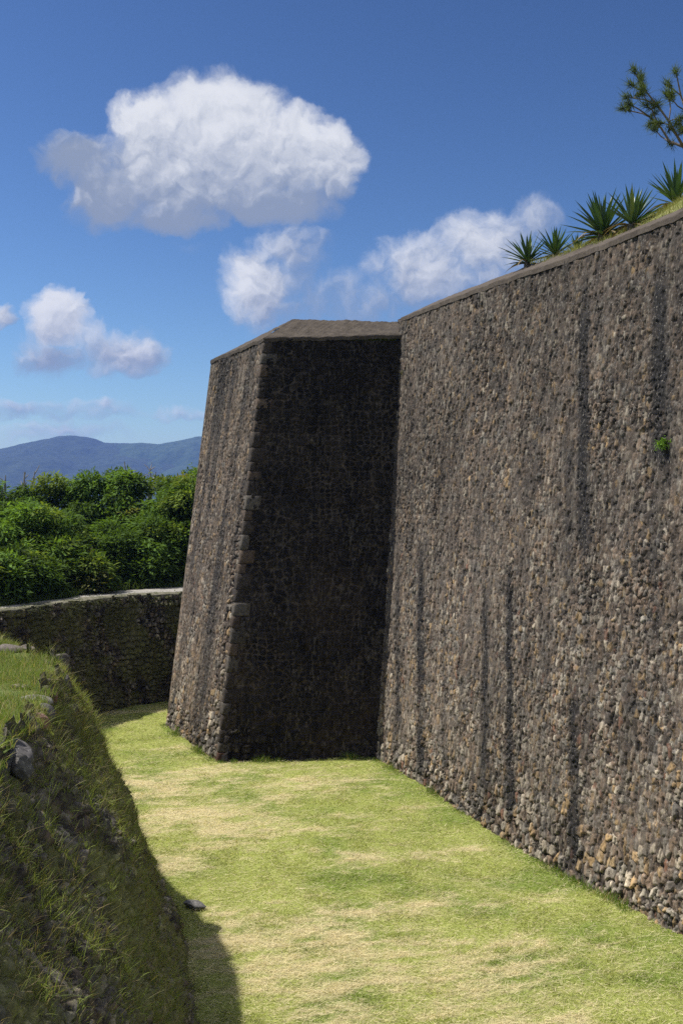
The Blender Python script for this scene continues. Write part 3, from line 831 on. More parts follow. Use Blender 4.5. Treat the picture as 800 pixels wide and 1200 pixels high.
# grass on the near wall --------------------------------------------------
def near_grass():
    Ps, Ds, Ls, Ws, Bs, Cs = [], [], [], [], [], []
    n = 210000
    s = RNG.uniform(1.5, qT[-1] * .9, n); v = RNG.random(n)
    p, nn = near_face(s, v)
    dn = fbm(s * 1.0, v * 4.0, 530, 4)
    right = sstep(9, 12.5, s)                       # thicker near the projecting corner
    keep = RNG.random(n) < np.clip(sstep(.44, .66, dn + .20 * right + .10 * v) * (.55 + .45 * right) + .15, 0, 1)
    s, v, p, nn, dn, right = s[keep], v[keep], p[keep], nn[keep], dn[keep], right[keep]; n = len(s)
    d = nn * .30 + np.array([0, 0, .8]) + RNG.normal(0, .42, (n, 3)); d /= np.linalg.norm(d, axis=1, keepdims=True)
    L = RNG.gamma(3., .017, n) * (.6 + .8 * dn) + .02
    bend = nn * .12 + np.array([0, 0, -.25]) + RNG.normal(0, .38, (n, 3))
    r = RNG.random(n)[:, None]
    c = np.array((.11, .145, .034)) * (1 - r) + np.array((.27, .31, .075)) * r
    st = RNG.random(n) < .32; c[st] = np.array((.30, .24, .13)) * RNG.uniform(.5, 1.2, (st.sum(), 1))
    Ps.append(p); Ds.append(d); Ls.append(L); Ws.append(RNG.uniform(.003, .007, n)); Bs.append(bend); Cs.append(c)
    # tufts
    for _ in range(900):
        s0 = RNG.uniform(2.5, qT[-1] * .8); v0 = RNG.random() ** .8
        m = int(RNG.uniform(14, 40)); sc = RNG.uniform(.6, 1.5)
        s = s0 + RNG.normal(0, .05 * sc, m); v = np.clip(v0 + RNG.normal(0, .012 * sc, m), 0, 1)
        p, nn = near_face(s, v)
        d = nn * .22 + np.array([0, 0, .95]) + RNG.normal(0, .36, (m, 3)); d /= np.linalg.norm(d, axis=1, keepdims=True)
        Ps.append(p); Ds.append(d); Ls.append(RNG.uniform(.04, .15, m) * sc); Ws.append(RNG.uniform(.004, .008, m))
        Bs.append(nn * .1 + np.array([0, 0, -.25]) + RNG.normal(0, .32, (m, 3)))
        base = np.array((.16, .20, .045)) * RNG.uniform(.6, 1.8); cc = base * RNG.uniform(.7, 1.35, (m, 1))
        dry = RNG.random(m) < .14; cc[dry] = np.array((.30, .25, .12)) * RNG.uniform(.6, 1.2, (dry.sum(), 1)); Cs.append(cc)
    # seed stalks
    m = 260; s = RNG.uniform(3, qT[-1] * .8, m); v = RNG.random(m); p, nn = near_face(s, v)
    d = nn * .6 + np.array([0, 0, .8]) + RNG.normal(0, .4, (m, 3)); d /= np.linalg.norm(d, axis=1, keepdims=True)
    Ps.append(p); Ds.append(d); Ls.append(RNG.uniform(.12, .32, m)); Ws.append(RNG.uniform(.004, .007, m)); Bs.append(RNG.normal(0, .3, (m, 3)) + nn * .3 + np.array([0, 0, -.2]))
    Cs.append(np.array((.34, .31, .17)) * RNG.uniform(.6, 1.2, (m, 1)))
    P = np.vstack(Ps); D = np.vstack(Ds); C = np.vstack(Cs)
    me = blade_mesh('hanging_grass', P, D, np.concatenate(Ls), np.concatenate(Ws), np.vstack(Bs), C, 4)
    tag(link('hanging_grass', me, M_TALL), kind='stuff', label='long unmown grass growing out of the left foreground wall', cat='grass')
    # turf on top, sunlit
    n = 120000
    s = RNG.uniform(.0, qT[-1], n); si = np.clip(np.searchsorted(qT, s), 0, nT - 1); back = RNG.random(n) ** 1.5 * 4.5 - .10 - ragt[si] + .5 * (fbm(s * 2.3, s * 0, 561, 3) - .35)
    x = T[si, 0] - nx[si] * back; y = T[si, 1] - ny[si] * back
    z = np.interp(back + ragt[si], [-.12, 0, .6, 3], [ZN - .06, ZN - .02, ZN - .08, ZN - .20])
    dn = fbm(x * 1.3, y * 1.3, 540, 4)
    keep = (RNG.random(n) < sstep(.28, .45, dn) + .25) & ((back + ragt[si] > .16) | (RNG.random(n) < .35))
    x, y, z, dn, back = x[keep], y[keep], z[keep], dn[keep], back[keep]; n = len(x)
    d = np.stack([RNG.normal(0, .35, n), RNG.normal(0, .35, n), np.ones(n)], 1); d /= np.linalg.norm(d, axis=1, keepdims=True)
    r = RNG.random((n, 1))
    c = np.array((.12, .19, .030)) * (1 - r) + np.array((.22, .27, .07)) * r
    st = RNG.random(n) < .2; c[st] = np.array((.40, .34, .17)) * RNG.uniform(.6, 1.2, (st.sum(), 1))
    me = blade_mesh('turf', np.stack([x, y, z], 1), d, RNG.uniform(.05, .14, n) * (.6 + .9 * dn), RNG.uniform(.005, .010, n), RNG.normal(0, .4, (n, 3)) * np.array([1, 1, .3]), c, 2)
    tag(link('turf', me, M_GRASS), kind='stuff', label='bright short turf on top of the left foreground wall', cat='grass')
near_grass()

# hanging growth on the far wall
n = 9000
s = RNG.uniform(0, qF[-1] * .75, n); v = 1 - RNG.random(n) ** 1.6
si = np.clip(np.searchsorted(qF, s), 0, nF - 1); vi = (v * (nvf - 1)).astype(int)
p = np.stack([FX[vi, si], FY[vi, si], FZ[vi, si]], 1); nn = np.stack([fnx[si], fny[si], 0 * s], 1)
keep = RNG.random(n) < sstep(.40, .58, fbm(s * 1.2, v * 2, 650, 4)) + .06
p, nn = p[keep], nn[keep]; n = len(p)
d = nn * .7 + np.array([0, 0, .5]) + RNG.normal(0, .35, (n, 3)); d /= np.linalg.norm(d, axis=1, keepdims=True)
c = np.array((.060, .072, .022)) * RNG.uniform(.5, 1.6, (n, 1))
me = blade_mesh('wall_weeds', p, d, RNG.uniform(.08, .26, n), RNG.uniform(.008, .016, n), nn * .3 + np.array([0, 0, -.7]) + RNG.normal(0, .25, (n, 3)), c, 3)
tag(link('wall_weeds', me, M_TALL), kind='stuff', label='dull green weeds hanging down the dark wall below the trees', cat='weeds')

# ------------------------------------------------------------------ loose rocks
M_ROCK = stone_mat('weathered_rock', speck=(.45, .43, .40), speck_amt=.5, bump=.6)
import bmesh
def rock(loc, dims, seed, col, label, rot=0, flat=.0):
    bm = bmesh.new(); bmesh.ops.create_icosphere(bm, subdivisions=4, radius=1)
    rr = np.random.default_rng(seed)
    planes = rr.normal(0, 1, (11, 3)); planes /= np.linalg.norm(planes, axis=1, keepdims=True); dd = rr.uniform(.55, .85, 11)
    V = np.array([v.co[:] for v in bm.verts])
    for pn, d0 in zip(planes, dd):
        k = V @ pn; V = V - pn * (np.maximum(k - d0, 0) * .92)[:, None]
    V = V + .05 * (fbm(V[:, 0] * 4 + V[:, 2] * 3, V[:, 1] * 4, seed, 4)[:, None] - .5) * V * 2
    V = V * np.array(dims); ca, sa = math.cos(rot), math.sin(rot)
    V = np.stack([V[:, 0] * ca - V[:, 1] * sa, V[:, 0] * sa + V[:, 1] * ca, V[:, 2]], 1)
    f = np.array([[v.index for v in fc.verts] for fc in bm.faces]); bm.free()
    o = link('rock', mesh_np('rock', V, None, f, np.tile(np.array(col) * rr.uniform(.85, 1.15), (len(V), 1)), False), M_ROCK)
    o.location = tuple(float(a) for a in loc)
    return tag(o, label, 'rock', 'loose rocks along the top of the left wall')
def topz(px, py, dz=0):
    p = on_z(px, py, ZN - .02); p[2] += dz - .04; return p
rock(topz(12, 762), (.34, .22, .15), 1, (.13, .11, .095), 'weathered rock pile at the left edge of the photo, farthest up the grass terrace', .3)
rock(topz(30, 758), (.16, .14, .09), 2, (.14, .12, .10), 'small grey rock beside the farthest rock on the grass terrace', .9)
rock(topz(66, 772, -.03), (.24, .24, .17), 3, (.09, .078, .068), 'dark broken rock at the very corner where the left wall turns', .2)
rock(topz(70, 790, -.12), (.20, .26, .20), 4, (.10, .09, .085), 'blackish rock just below the corner of the left wall', 1.0)
rock(topz(40, 818, -.02), (.22, .11, .10), 5, (.19, .18, .165), 'pale flat slab of rock lying on the terrace edge', .1)
rock(topz(52, 826, -.06), (.12, .13, .13), 6, (.13, .12, .12), 'small dark rock wedged against the pale flat slab', .5)
rock(topz(42, 840, -.02), (.14, .11, .10), 7, (.22, .13, .095), 'reddish brown rounded rock on the terrace edge', .4)
rock(topz(54, 806, -.07), (.16, .15, .12), 8, (.17, .10, .08), 'reddish dark rock half sunk in the terrace edge behind the pale slab', .2)
rock(topz(8, 868, -.14), (.25, .28, .22), 9, (.085, .08, .08), 'large grey lichened rock nearest the viewer, jutting from the left wall', .6)
rock(topz(24, 872, -.18), (.13, .16, .13), 10, (.09, .085, .08), 'grey rock leaning on the right side of the large lichened rock', .2)
rock(topz(26, 802, .0), (.17, .10, .05), 11, (.15, .13, .10), 'low earthy rock breaking through the middle of the terrace turf', .0)
pr = on_z(229, 1060, .06)
o = rock(pr, (.20, .13, .07), 12, (.13, .125, .12), 'flat grey rock on the lawn where the shadow of the left wall begins', -.2)

# ------------------------------------------------------------------ plants
def add_tube(V, Fc, pts, rad, seg=7):
    base = len(V); n = len(pts)
    pts = [np.asarray(p, float) for p in pts]
    for i, p in enumerate(pts):
        d = pts[min(i + 1, n - 1)] - pts[max(i - 1, 0)]; d = d / (np.linalg.norm(d) + 1e-9)
        a = np.cross(d, [0, 0, 1.] if abs(d[2]) < .9 else [1., 0, 0]); a /= np.linalg.norm(a); b = np.cross(d, a)
        r = rad[i]
        for k in range(seg):
            t = 2 * math.pi * k / seg
            V.append(p + (a * math.cos(t) + b * math.sin(t)) * r)
    for i in range(n - 1):
        for k in range(seg):
            k2 = (k + 1) % seg
            Fc.append([base + i * seg + k, base + i * seg + k2, base + (i + 1) * seg + k2, base + (i + 1) * seg + k])

M_AGAVE = leaf_mat('succulent_leaf', .12, .42, .4)
M_BARK = plain_mat('rough_bark', (.10, .082, .066), (.19, .165, .14), 14, .95, .6, .02)
M_DEAD = plain_mat('dead_wood', (.22, .20, .18), (.36, .34, .31), 10, .95, .4, .01)
def agave(loc, R, seed, label, nleaf=46, lean=(0, 0)):
    R = R * .93
    rr = np.random.default_rng(seed)
    root = empty('agave', loc, label, 'plant', 'spiky plants along the rampart top')
    V, Q, T3, C = [], [], [], []
    loc = np.array(loc, float)
    for i in range(nleaf):
        f = (i + .5) / nleaf
        az = i * 2.39996 + rr.normal(0, .15); el = math.radians(8 + 78 * f ** 1.1) + rr.normal(0, .08)
        L = R * rr.uniform(.85, 1.1) * (.80 + .25 * math.sin(f * math.pi)); W = R * .10 * rr.uniform(.85, 1.15)
        d = np.array([math.cos(az) * math.cos(el) + lean[0], math.sin(az) * math.cos(el) + lean[1], math.sin(el)]); d /= np.linalg.norm(d)
        sd = np.cross(d, [0, 0, 1.]); sd /= np.linalg.norm(sd) + 1e-6; up = np.cross(sd, d)
        droop = rr.uniform(.02, .30) * (1 - f) + .02
        dead = f < .22 and rr.random() < .55
        if dead: droop += rr.uniform(.3, .7)
        base = len(V); prof = [.55, .95, 1.0, .78, .42, .02]
        cc = np.array((.042, .082, .030)) * rr.uniform(.7, 1.5) + (np.array((.06, .055, .02)) if rr.random() < .12 else 0)
        if dead: cc = np.array((.20, .15, .08)) * rr.uniform(.6, 1.2)
        b0 = loc + np.array([0, 0, .04 + .10 * R * f]) + d * .03
        for k, w in enumerate(prof):
            t = k / (len(prof) - 1)
            c = b0 + d * (L * t) - np.array([0, 0, 1.]) * (droop * L * t * t)
            V += [c - sd * W * w * .5 + up * W * w * .16, c - up * W * w * .12, c + sd * W * w * .5 + up * W * w * .16]
            g = cc * (.9 + .4 * t); C += [g, g, g]
        for k in range(len(prof) - 1):
            a = base + 3 * k
            Q += [[a, a + 1, a + 4, a + 3], [a + 1, a + 2, a + 5, a + 4]]
    link('leaves', mesh_np('leaves', V, Q, None, C, True), M_AGAVE, root)
    V, Q = [], []
    add_tube(V, Q, [loc + np.array([0, 0, -.10]), loc + np.array([0, 0, .05]), loc + np.array([0, 0, .12 * R + .05])], [R * .13, R * .12, R * .07], 9)
    link('stem', mesh_np('stem', V, Q, None, None, True), M_BARK, root)
def on_top(px, d):
    """point behind the coping whose column is px, d metres into the bank"""
    best = min(np.linspace(0, S_END, 900), key=lambda s: abs((lambda p: 400 + F * p[0] / p[1])(bank_pt(np.array(s), np.array(d))) - px))
    return bank_pt(np.array(best), np.array(d))
for (px, d, R, sd, lean, nl, lab) in [
    (618, .0, .72, 1, (-.12, -.1), 40, 'spiky agave standing at the far left end of the row on the rampart top'),
    (650, .25, .66, 2, (0, 0), 52, 'dense dark agave second from the left on the rampart top'),
    (706, .30, .92, 3, (-.05, 0), 60, 'largest bushy agave, left one of the overlapping pair behind the rampart coping'),
    (740, .10, .80, 4, (.1, 0), 44, 'open fan shaped agave, right one of the overlapping pair behind the rampart coping'),
    (792, 2.2, .92, 5, (0, 0), 52, 'agave highest up the grass bank, cut by the right edge of the photo'),
    (676, .9, .50, 6, (0, 0), 36, 'small agave half hidden behind the dense second plant'),
]:
    p = on_top(px, d); agave(p, R, sd, lab, nl, lean)

# weed growing out of the rampart wall
def weed(p, nrm, R, seed, label, n=220, col=(.13, .24, .03)):
    rr = np.random.default_rng(seed)
    root = empty('weed', p, label, 'plant')
    c0 = np.array(p) + nrm * R * .35
    P = c0 + rr.normal(0, R * .35, (n, 3)); d = rr.normal(0, 1, (n, 3)) + nrm * .8 + np.array([0, 0, .3]); d /= np.linalg.norm(d, axis=1, keepdims=True)
    me = blade_mesh('leaves', P, d, rr.uniform(.3, .6, n) * R, rr.uniform(.10, .2, n) * R, rr.normal(0, .3, (n, 3)), np.array(col) * rr.uniform(.6, 1.5, (n, 1)), 3)
    link('leaves', me, M_TALL, root)
    V, Q = [], []
    for k in range(6):
        a = np.array(p) - nrm * .05; b = c0 + rr.normal(0, R * .35, 3); add_tube(V, Q, [a, (a + b) / 2 + np.array([0, 0, .01]), b], [.006, .005, .003], 5)
    link('stem', mesh_np('stem', V, Q, None, None, True), M_BARK, root)
s, h, p = PR.hit(779, 521); weed(p, PR.N, .13, 3, 'bright green leafy weed sprouting from a crack high in the rampart wall', 170)
s, h, p = PR.hit(472, 437); weed(p, PR.N, .07, 4, 'tiny olive weed in the corner joint just under the coping', 60, (.10, .11, .05))
pp = on_z(213, 856, .05); weed(pp + np.array([0, -.15, .0]), np.array([0, -.4, .9]), .16, 6, 'small green weed at the foot of the sunlit bastion flank', 150, (.11, .17, .035))

# branching tree at the top right
def spike_tree():
    D0 = 16.6
    root_p = np.array([7.1, 17.2, 11.6])
    t = empty('spiky_tree', root_p, 'sparse tree with needle tufts at its branch tips leaning in at the top right', 'tree')
    V, Q = [], []; tips = []
    rr = random.Random(12)
    def P(px, py, dd=0): return on_depth(px, py, D0 + dd)
    fork = P(800, 172)
    add_tube(V, Q, [root_p - np.array([0, 0, .5]), root_p + np.array([-.25, -.1, .6]), P(850, 215), P(822, 190), fork], [.11, .085, .05, .036, .028], 9)
    limbs = [
        [fork, P(784, 166, .1), P(774, 150, .2), P(762, 138, .1), P(748, 128), P(735, 121, -.1)],
        [fork, P(793, 160, -.2), P(783, 142, -.3), P(770, 124, -.2), P(757, 108, -.1), P(747, 92), P(741, 80)],
        [fork, P(806, 150), P(803, 130, .2), P(797, 112, .3), P(793, 92, .2), P(790, 82, .2)],
        [P(762, 138, .1), P(752, 133, .2), P(738, 130, .2), P(727, 127, .2)],
        [P(770, 124, -.2), P(756, 117, -.3), P(742, 115, -.2), P(731, 113, -.2)],
        [P(774, 150, .2), P(768, 140, -.1), P(763, 128, -.2), P(754, 122, -.3)],
        [P(783, 142, -.3), P(785, 128, -.3), P(784, 118, -.2), P(779, 108, -.2)],
        [P(803, 130, .2), P(793, 124, .1), P(784, 112, .1)],
        [P(793, 160, -.2), P(786, 152, -.4), P(782, 146, -.5), P(770, 143, -.5)],
        [P(757, 108, -.1), P(746, 104, 0), P(737, 98, .05)],
        [P(757, 108, -.1), P(752, 97, .1), P(751, 88, .15)],
        [P(806, 150), P(815, 130), P(820, 105), P(812, 88)],
        [fork, P(830, 160), P(850, 130), P(860, 100)],
        [P(822, 190), P(850, 170, .3), P(880, 150, .5), P(905, 128, .6)], [P(850, 170, .3), P(862, 148, .1), P(882, 122, .0)], [P(830, 160), P(836, 135, -.3), P(832, 112, -.4)],
        [P(850, 215), P(885, 195, .2), P(915, 180, .3), P(935, 155, .3)], [P(885, 195, .2), P(900, 172, .0), P(922, 145, -.1)], [P(850, 130), P(868, 115, .2), P(880, 96, .3)],
        [P(797, 112, .3), P(790, 106, .2), P(780, 98, .2)],
        [P(803, 130, .2), P(812, 118), P(806, 104)],
        [P(784, 166, .1), P(774, 160, .3), P(765, 150, .4)],
    ]
    for li, l in enumerate(limbs):
        n = len(l); r0 = .024 if li < 3 else .012
        add_tube(V, Q, l, [r0 + (.008 - r0) * i / (n - 1) for i in range(n)], 7)
        tips.append((l[-1], l[-1] - l[-2])); 
        for q_ in range(1, n - 1):
            if rr.random() < .6:
                d = np.array([rr.uniform(-1, 1), rr.uniform(-1, 1), rr.uniform(-.2, 1)]); d /= np.linalg.norm(d)
                e = l[q_] + d * rr.uniform(.10, .26)
                add_tube(V, Q, [l[q_], (l[q_] + e) / 2 + np.array([0, 0, .01]), e], [.010, .008, .006], 5); tips.append((e, d))
    link('trunk', mesh_np('trunk', V, Q, None, None, True), plain_mat('spiky_tree_bark', (.13, .10, .08), (.26, .22, .18), 25, .95, .5, .01), t)
    g = np.random.default_rng(8)
    Pp, Dd_, Cc_ = [], [], []
    for (e, d) in tips:
        d = np.asarray(d, float); d /= np.linalg.norm(d) + 1e-9; m = 90
        Pp.append(e + g.normal(0, .018, (m, 3)) - d * g.uniform(0, .12, (m, 1)))
        dd = d * .75 + g.normal(0, .62, (m, 3)); dd /= np.linalg.norm(dd, axis=1, keepdims=True); Dd_.append(dd)
        Cc_.append(np.array((.075, .105, .045)) * g.uniform(.6, 1.7, (m, 1)))
    Pp, Dd_, Cc_ = map(np.vstack, (Pp, Dd_, Cc_)); n = len(Pp)
    link('foliage', blade_mesh('foliage', Pp, Dd_, g.uniform(.10, .19, n), g.uniform(.007, .011, n), g.normal(0, .12, (n, 3)), Cc_, 2), leaf_mat('needle_leaf', .25, .8, .08), t)
spike_tree()

# ------------------------------------------------------------------ the wood beyond the ditch
M_LEAF = leaf_mat('tree_leaf', .38, .7, .10, (1.35, 1.3, .45))
def tree(x, y, z, H, R, seed, label, nclump=60, per=95, hue=0., low=.06):
    rr = np.random.default_rng(seed); ttone = rr.uniform(.75, 1.3)
    root = empty('broadleaf_tree', (x, y, z), label, 'tree', 'broadleaf trees beyond the far ditch wall')
    V, Q = [], []
    b0 = np.array([x, y, z]); clumps = []
    top = b0 + np.array([rr.normal(0, .2), rr.normal(0, .2), H * .6])
    add_tube(V, Q, [b0 - np.array([0, 0, .2]), b0 + np.array([rr.normal(0, .06), 0, H * .3]), top], [H * .028, H * .020, H * .010], 8)
    for i in range(nclump):
        f = rr.random() ** .75
        az = rr.uniform(0, 2 * np.pi); hz = low + (1 - low) * f
        rad = R * math.sqrt(max(.05, 1 - (abs(hz - .48) / .60) ** 2.2)) * rr.uniform(.45, 1.08)
        c = b0 + np.array([math.cos(az) * rad, math.sin(az) * rad * .9, H * hz * rr.uniform(.86, 1.06)])
        clumps.append(c)
        if i % 3 == 0:
            s0 = b0 + np.array([0, 0, H * rr.uniform(.12, .5)])
            add_tube(V, Q, [s0, (s0 + c) / 2 + np.array([0, 0, .15]), c], [H * .009, H * .006, H * .003], 5)
    link('trunk', mesh_np('trunk', V, Q, None, None, True), M_BARK, root)
    Ps, Ds, Ws, Ls, Cs = [], [], [], [], []
    for c in clumps:
        sz = rr.uniform(.34, .66) * min(1, R / 1.1 + .15); m = int(per * (sz / .5) ** 2 * rr.uniform(.85, 1.15)); ctone = ttone * rr.choice([.65, .85, 1.0, 1.2, 1.45])
        u = rr.normal(0, 1, (m, 3)); u[:, 2] += .35; u /= np.linalg.norm(u, axis=1, keepdims=True)
        rad = sz * (1 - .55 * rr.random(m) ** 1.6) * (1 + .25 * (fbm(u[:, 0] * 2.5 + c[0] * 7, u[:, 1] * 2.5 + u[:, 2] * 2 + c[1], seed, 3) - .5))
        stray = rr.random(m) < .10; rad[stray] *= rr.uniform(1.0, 1.4, stray.sum())
        p = c + u * rad[:, None] * np.array([1.1, 1.1, .78])
        d = u * np.array([1, 1, .25]) + rr.normal(0, .45, (m, 3)) + np.array([0, 0, -.12]); d /= np.linalg.norm(d, axis=1, keepdims=True)
        Ps.append(p); Ds.append(d); Ls.append(rr.uniform(.10, .30, m)); Ws.append(rr.uniform(.045, .105, m))
        g = np.array((.066, .116, .022)) * ctone
        if rr.random() < .2: g = np.array((.125, .175, .034)) * rr.uniform(.85, 1.2)
        if rr.random() < hue: g = np.array((.13, .14, .045)) * ctone
        Cs.append(g * rr.uniform(.7, 1.35, (m, 1)))
    P, D, L, W, C = np.vstack(Ps), np.vstack(Ds), np.concatenate(Ls), np.concatenate(Ws), np.vstack(Cs)
    # flat leaf shapes: side vector roughly horizontal
    n = len(P); sd = np.cross(D, np.array([0, 0, 1.]) + rr.normal(0, .35, (n, 3))); sd /= np.linalg.norm(sd, axis=1, keepdims=True) + 1e-6
    Vv = np.zeros((n, 4, 3)); Vv[:, 0] = P; Vv[:, 1] = P + D * (L * .45)[:, None] + sd * (W * .5)[:, None]; Vv[:, 2] = P + D * L[:, None] - np.array([0, 0, 1.]) * (L * .15)[:, None]; Vv[:, 3] = P + D * (L * .45)[:, None] - sd * (W * .5)[:, None]
    q = np.arange(n)[:, None] * 4 + np.arange(4)[None]
    link('crown', mesh_np('crown', Vv, q, None, np.repeat(C, 4, 0)), M_LEAF, root)
def at_px(px, D, z=3.2): return ((px - 400) / F * D, D, z)
for (px, ptop, D, R, sd, nc, hue, lab) in [
    (15, 584, 37.5, 1.7, 1, 64, .05, 'leafy tree at the left edge of the photo beyond the ditch wall'),
    (58, 553, 39.5, 1.5, 2, 60, .0, 'rounded green tree left of the notch in the wood, below the left bare snag'),
    (95, 602, 36.5, 1.5, 3, 56, .0, 'lower bright green tree in front of the notch in the wood'),
    (131, 542, 39.0, 1.35, 4, 54, .0, 'taller pointed tree in the middle of the wood beside the leaning dead limb'),
    (168, 588, 38.0, 1.6, 5, 60, .05, 'broad green tree right of the tallest pointed one'),
    (210, 540, 40.5, 1.7, 6, 60, .18, 'yellowish green tree against the bastion edge'),
    (236, 552, 38.0, 1.6, 7, 60, .05, 'dark leafy tree half hidden behind the bastion'),
    (82, 588, 43.0, 1.1, 8, 40, .0, 'small tree crown showing through the notch in the wood'),
    (-45, 565, 38.0, 1.8, 9, 60, .0, 'tree just outside the left edge'),
    (-110, 570, 37.0, 1.8, 10, 50, .0, 'tree farther outside the left edge'),
    (24, 640, 30.6, 1.1, 11, 46, .0, 'low bushy tree close behind the ditch wall at the left'),
    (84, 645, 32.6, 1.1, 12, 46, .1, 'low bushy tree close behind the middle of the ditch wall'),
    (140, 640, 34.8, 1.2, 13, 46, .0, 'low bushy tree behind the start of the pale path'),
    (196, 636, 36.4, 1.3, 14, 46, .05, 'low bushy tree behind the pale path next to the bastion'),
    (-22, 640, 29.0, 1.1, 15, 40, .0, 'low bushy tree outside the left edge'),
    (48, 588, 33.4, 1.4, 17, 56, .0, 'bright bushy tree in the middle rank of the wood at the left'),
    (112, 622, 34.8, 1.4, 18, 56, .0, 'bright bushy tree in the middle rank of the wood under the notch'),
    (160, 598, 36.0, 1.4, 19, 56, .05, 'bushy tree in the middle rank of the wood right of centre'),
    (214, 600, 37.0, 1.4, 20, 56, .0, 'bushy tree in the middle rank of the wood touching the bastion'),
    (2, 612, 32.6, 1.4, 21, 56, .0, 'bushy tree of the middle rank cut by the left edge of the photo'),
    (280, 575, 39.0, 1.7, 16, 40, .0, 'tree hidden behind the bastion'),
]:
    if px < -60 or px > 270: nc = 36
    x, y, z = at_px(px, D); H = EYE + (HOR - ptop) / F * D - z - .38
    tree(x, y, z, H, R, sd, lab, int(nc * .62), 330, hue, .06)

# emergent leafy sprig above the yellowish tree
x, y, z = at_px(196, 41.5); tree(x, y, z, 3.75, .38, 31, 'thin leafy sapling rising above the wood beside the bastion', 12, 150, .1, .62)

def snag(px, D, tops, seed, label):
    rr = random.Random(seed)
    x, y, z = at_px(px, D); root = empty('dead_tree', (x, y, z), label, 'tree', 'bare dead trees standing in the wood')
    V, Q = [], []
    for k, (tx_, ty_) in enumerate(tops):
        e = on_depth(tx_, ty_, D + rr.uniform(-.2, .2)); b0 = np.array([x, y, z + (0 if k == 0 else 2.2)])
        m1 = b0 * .5 + e * .5 + np.array([rr.uniform(-.12, .12), 0, rr.uniform(-.1, .1)]); m2 = b0 * .2 + e * .8 + np.array([rr.uniform(-.10, .10), 0, 0])
        add_tube(V, Q, [b0, m1, m2, e], [.085, .07, .05, .016] if k == 0 else [.06, .05, .036, .014], 6)
        for j in range(4):
            t = rr.uniform(.72, .98); a = b0 * (1 - t) + e * t; bb = a + np.array([rr.uniform(-.3, .3), rr.uniform(-.2, .2), rr.uniform(.05, .4)])
            add_tube(V, Q, [a, (a + bb) / 2 + np.array([.02, 0, .02]), bb], [.024, .018, .010], 5)
    link('trunk', mesh_np('trunk', V, Q, None, None, True), M_DEAD, root)
snag(6, 38.5, [(7, 557), (2, 575)], 1, 'straight bare dark snag at the left edge of the wood')
snag(36, 41, [(29, 553), (41, 553), (51, 562), (26, 570)], 2, 'forked pale dead tree above the rounded tree on the left')
snag(160, 41, [(146, 541), (152, 556), (140, 566)], 3, 'leaning dead limb standing right of the middle of the wood')
snag(172, 42, [(166, 553), (176, 549), (183, 553), (161, 566)], 4, 'twiggy pale dead tree between the leaning limb and the leafy sapling')

# scrubby edge plants along the path
n = 7000
s = RNG.uniform(0, qF[-1] * .72, n); si = np.clip(np.searchsorted(qF, s), 0, nF - 1)
ww = .45 + w_[si]; o = ww + np.abs(RNG.normal(0, .45, n))
few = RNG.random(n) < .12; o[few] = RNG.uniform(.1, .8, few.sum())
p = np.stack([FTr[si, 0] - fnx[si] * o, FTr[si, 1] - fny[si] * o, np.full(n, ZF - .02)], 1)
d = np.stack([RNG.normal(0, .35, n), RNG.normal(0, .35, n), np.ones(n)], 1); d /= np.linalg.norm(d, axis=1, keepdims=True)
me = blade_mesh('verge_grass', p, d, np.where(few, RNG.uniform(.04, .12, n), RNG.uniform(.1, .42, n)), RNG.uniform(.010, .022, n), RNG.normal(0, .4, (n, 3)) * np.array([1, 1, .2]), np.array((.08, .12, .03)) * RNG.uniform(.5, 1.6, (n, 1)), 2)
tag(link('verge_grass', me, M_TALL), kind='stuff', label='rough grass verge between the path and the trees', cat='grass')

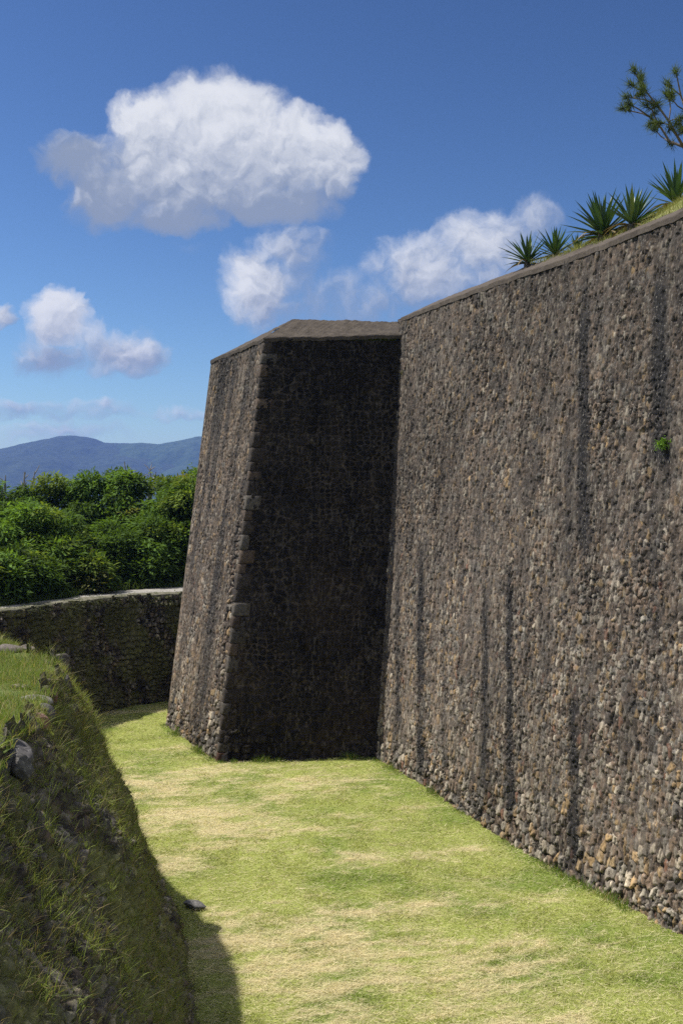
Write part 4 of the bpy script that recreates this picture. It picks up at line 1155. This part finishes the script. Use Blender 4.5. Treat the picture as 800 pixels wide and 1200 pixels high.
# ------------------------------------------------------------------ far hills
def hill(name, prof, D, depth, seed, c1, c2):
    az = np.linspace(prof[0][0], prof[-1][0], 420)
    zt_ = np.interp(az, [p[0] for p in prof], [EYE + (HOR - p[1]) / F * D for p in prof])
    zt_ = zt_ + D * .0009 * (fbm(az * .06, az * 0, seed, 4) - .5) * 2
    nr = 90; r = np.linspace(-1, 1, nr)[:, None]
    X = (az[None] - 400) / F * D * (1 + 0 * r); Yd = D + depth * r + 0 * az[None] + 0 * az[None]
    prof_r = np.clip(1 - np.abs(r) ** 1.25, 0, 1)
    gul = fbm(X * 9 / D * 3, Yd * 9 / D * 3, seed + 3, 5)
    Z = -2 + (zt_[None] + 2) * prof_r * (1 - (.34 * (gul - .35)) * np.clip(np.abs(r) * 2.2, 0, 1))
    Z = Z + D * .0012 * (fbm(X * 130 / D, Yd * 130 / D, seed + 5, 3) - .5) * sstep(0, .2, prof_r)
    m = plain_mat(name + '_forest', c1, c2, 60 / D * 3, 1, 0, 1)
    o = link(name, mesh_np(name, np.stack([X, Yd, Z], -1), grid_quads(420, nr), None, None, True), m)
    tag(o, kind='structure')
hill('hills', [(-500, 560), (-300, 548), (-120, 540), (0, 526), (30, 519), (62, 513), (72, 511), (100, 511), (112, 514), (122, 518), (150, 519), (180, 521), (215, 530), (300, 545), (420, 560), (700, 575)], 3000, 700, 3, (.025, .045, .022), (.05, .075, .035))
hill('hills', [(60, 570), (110, 535), (140, 521), (165, 519), (185, 521), (205, 517), (232, 511), (280, 512), (340, 515), (430, 525), (560, 545), (700, 570)], 2950, 480, 9, (.03, .06, .024), (.06, .095, .04))

# air between here and the hills
hz = bpy.data.meshes.new('haze')
x0, x1, y0, y1, za, zb = -4100, 4100, -4000, 4100, -2.6, 222
vs = [(x, y, z) for x in (x0, x1) for y in (y0, y1) for z in (za, zb)]
hz.from_pydata(vs, [], [(0, 1, 3, 2), (4, 6, 7, 5), (0, 4, 5, 1), (2, 3, 7, 6), (0, 2, 6, 4), (1, 5, 7, 3)]); hz.update()
m, nt, out = new_mat('haze_air')
pv = nd(nt, 'ShaderNodeVolumePrincipled', Density=.00017, Anisotropy=.0)
pv.inputs['Color'].default_value = (.17, .32, 1.0, 1)
nt.links.new(pv.outputs[0], out.inputs['Volume'])
tag(link('haze', hz, m), kind='stuff', label='thin blue haze over the distant hills', cat='haze')
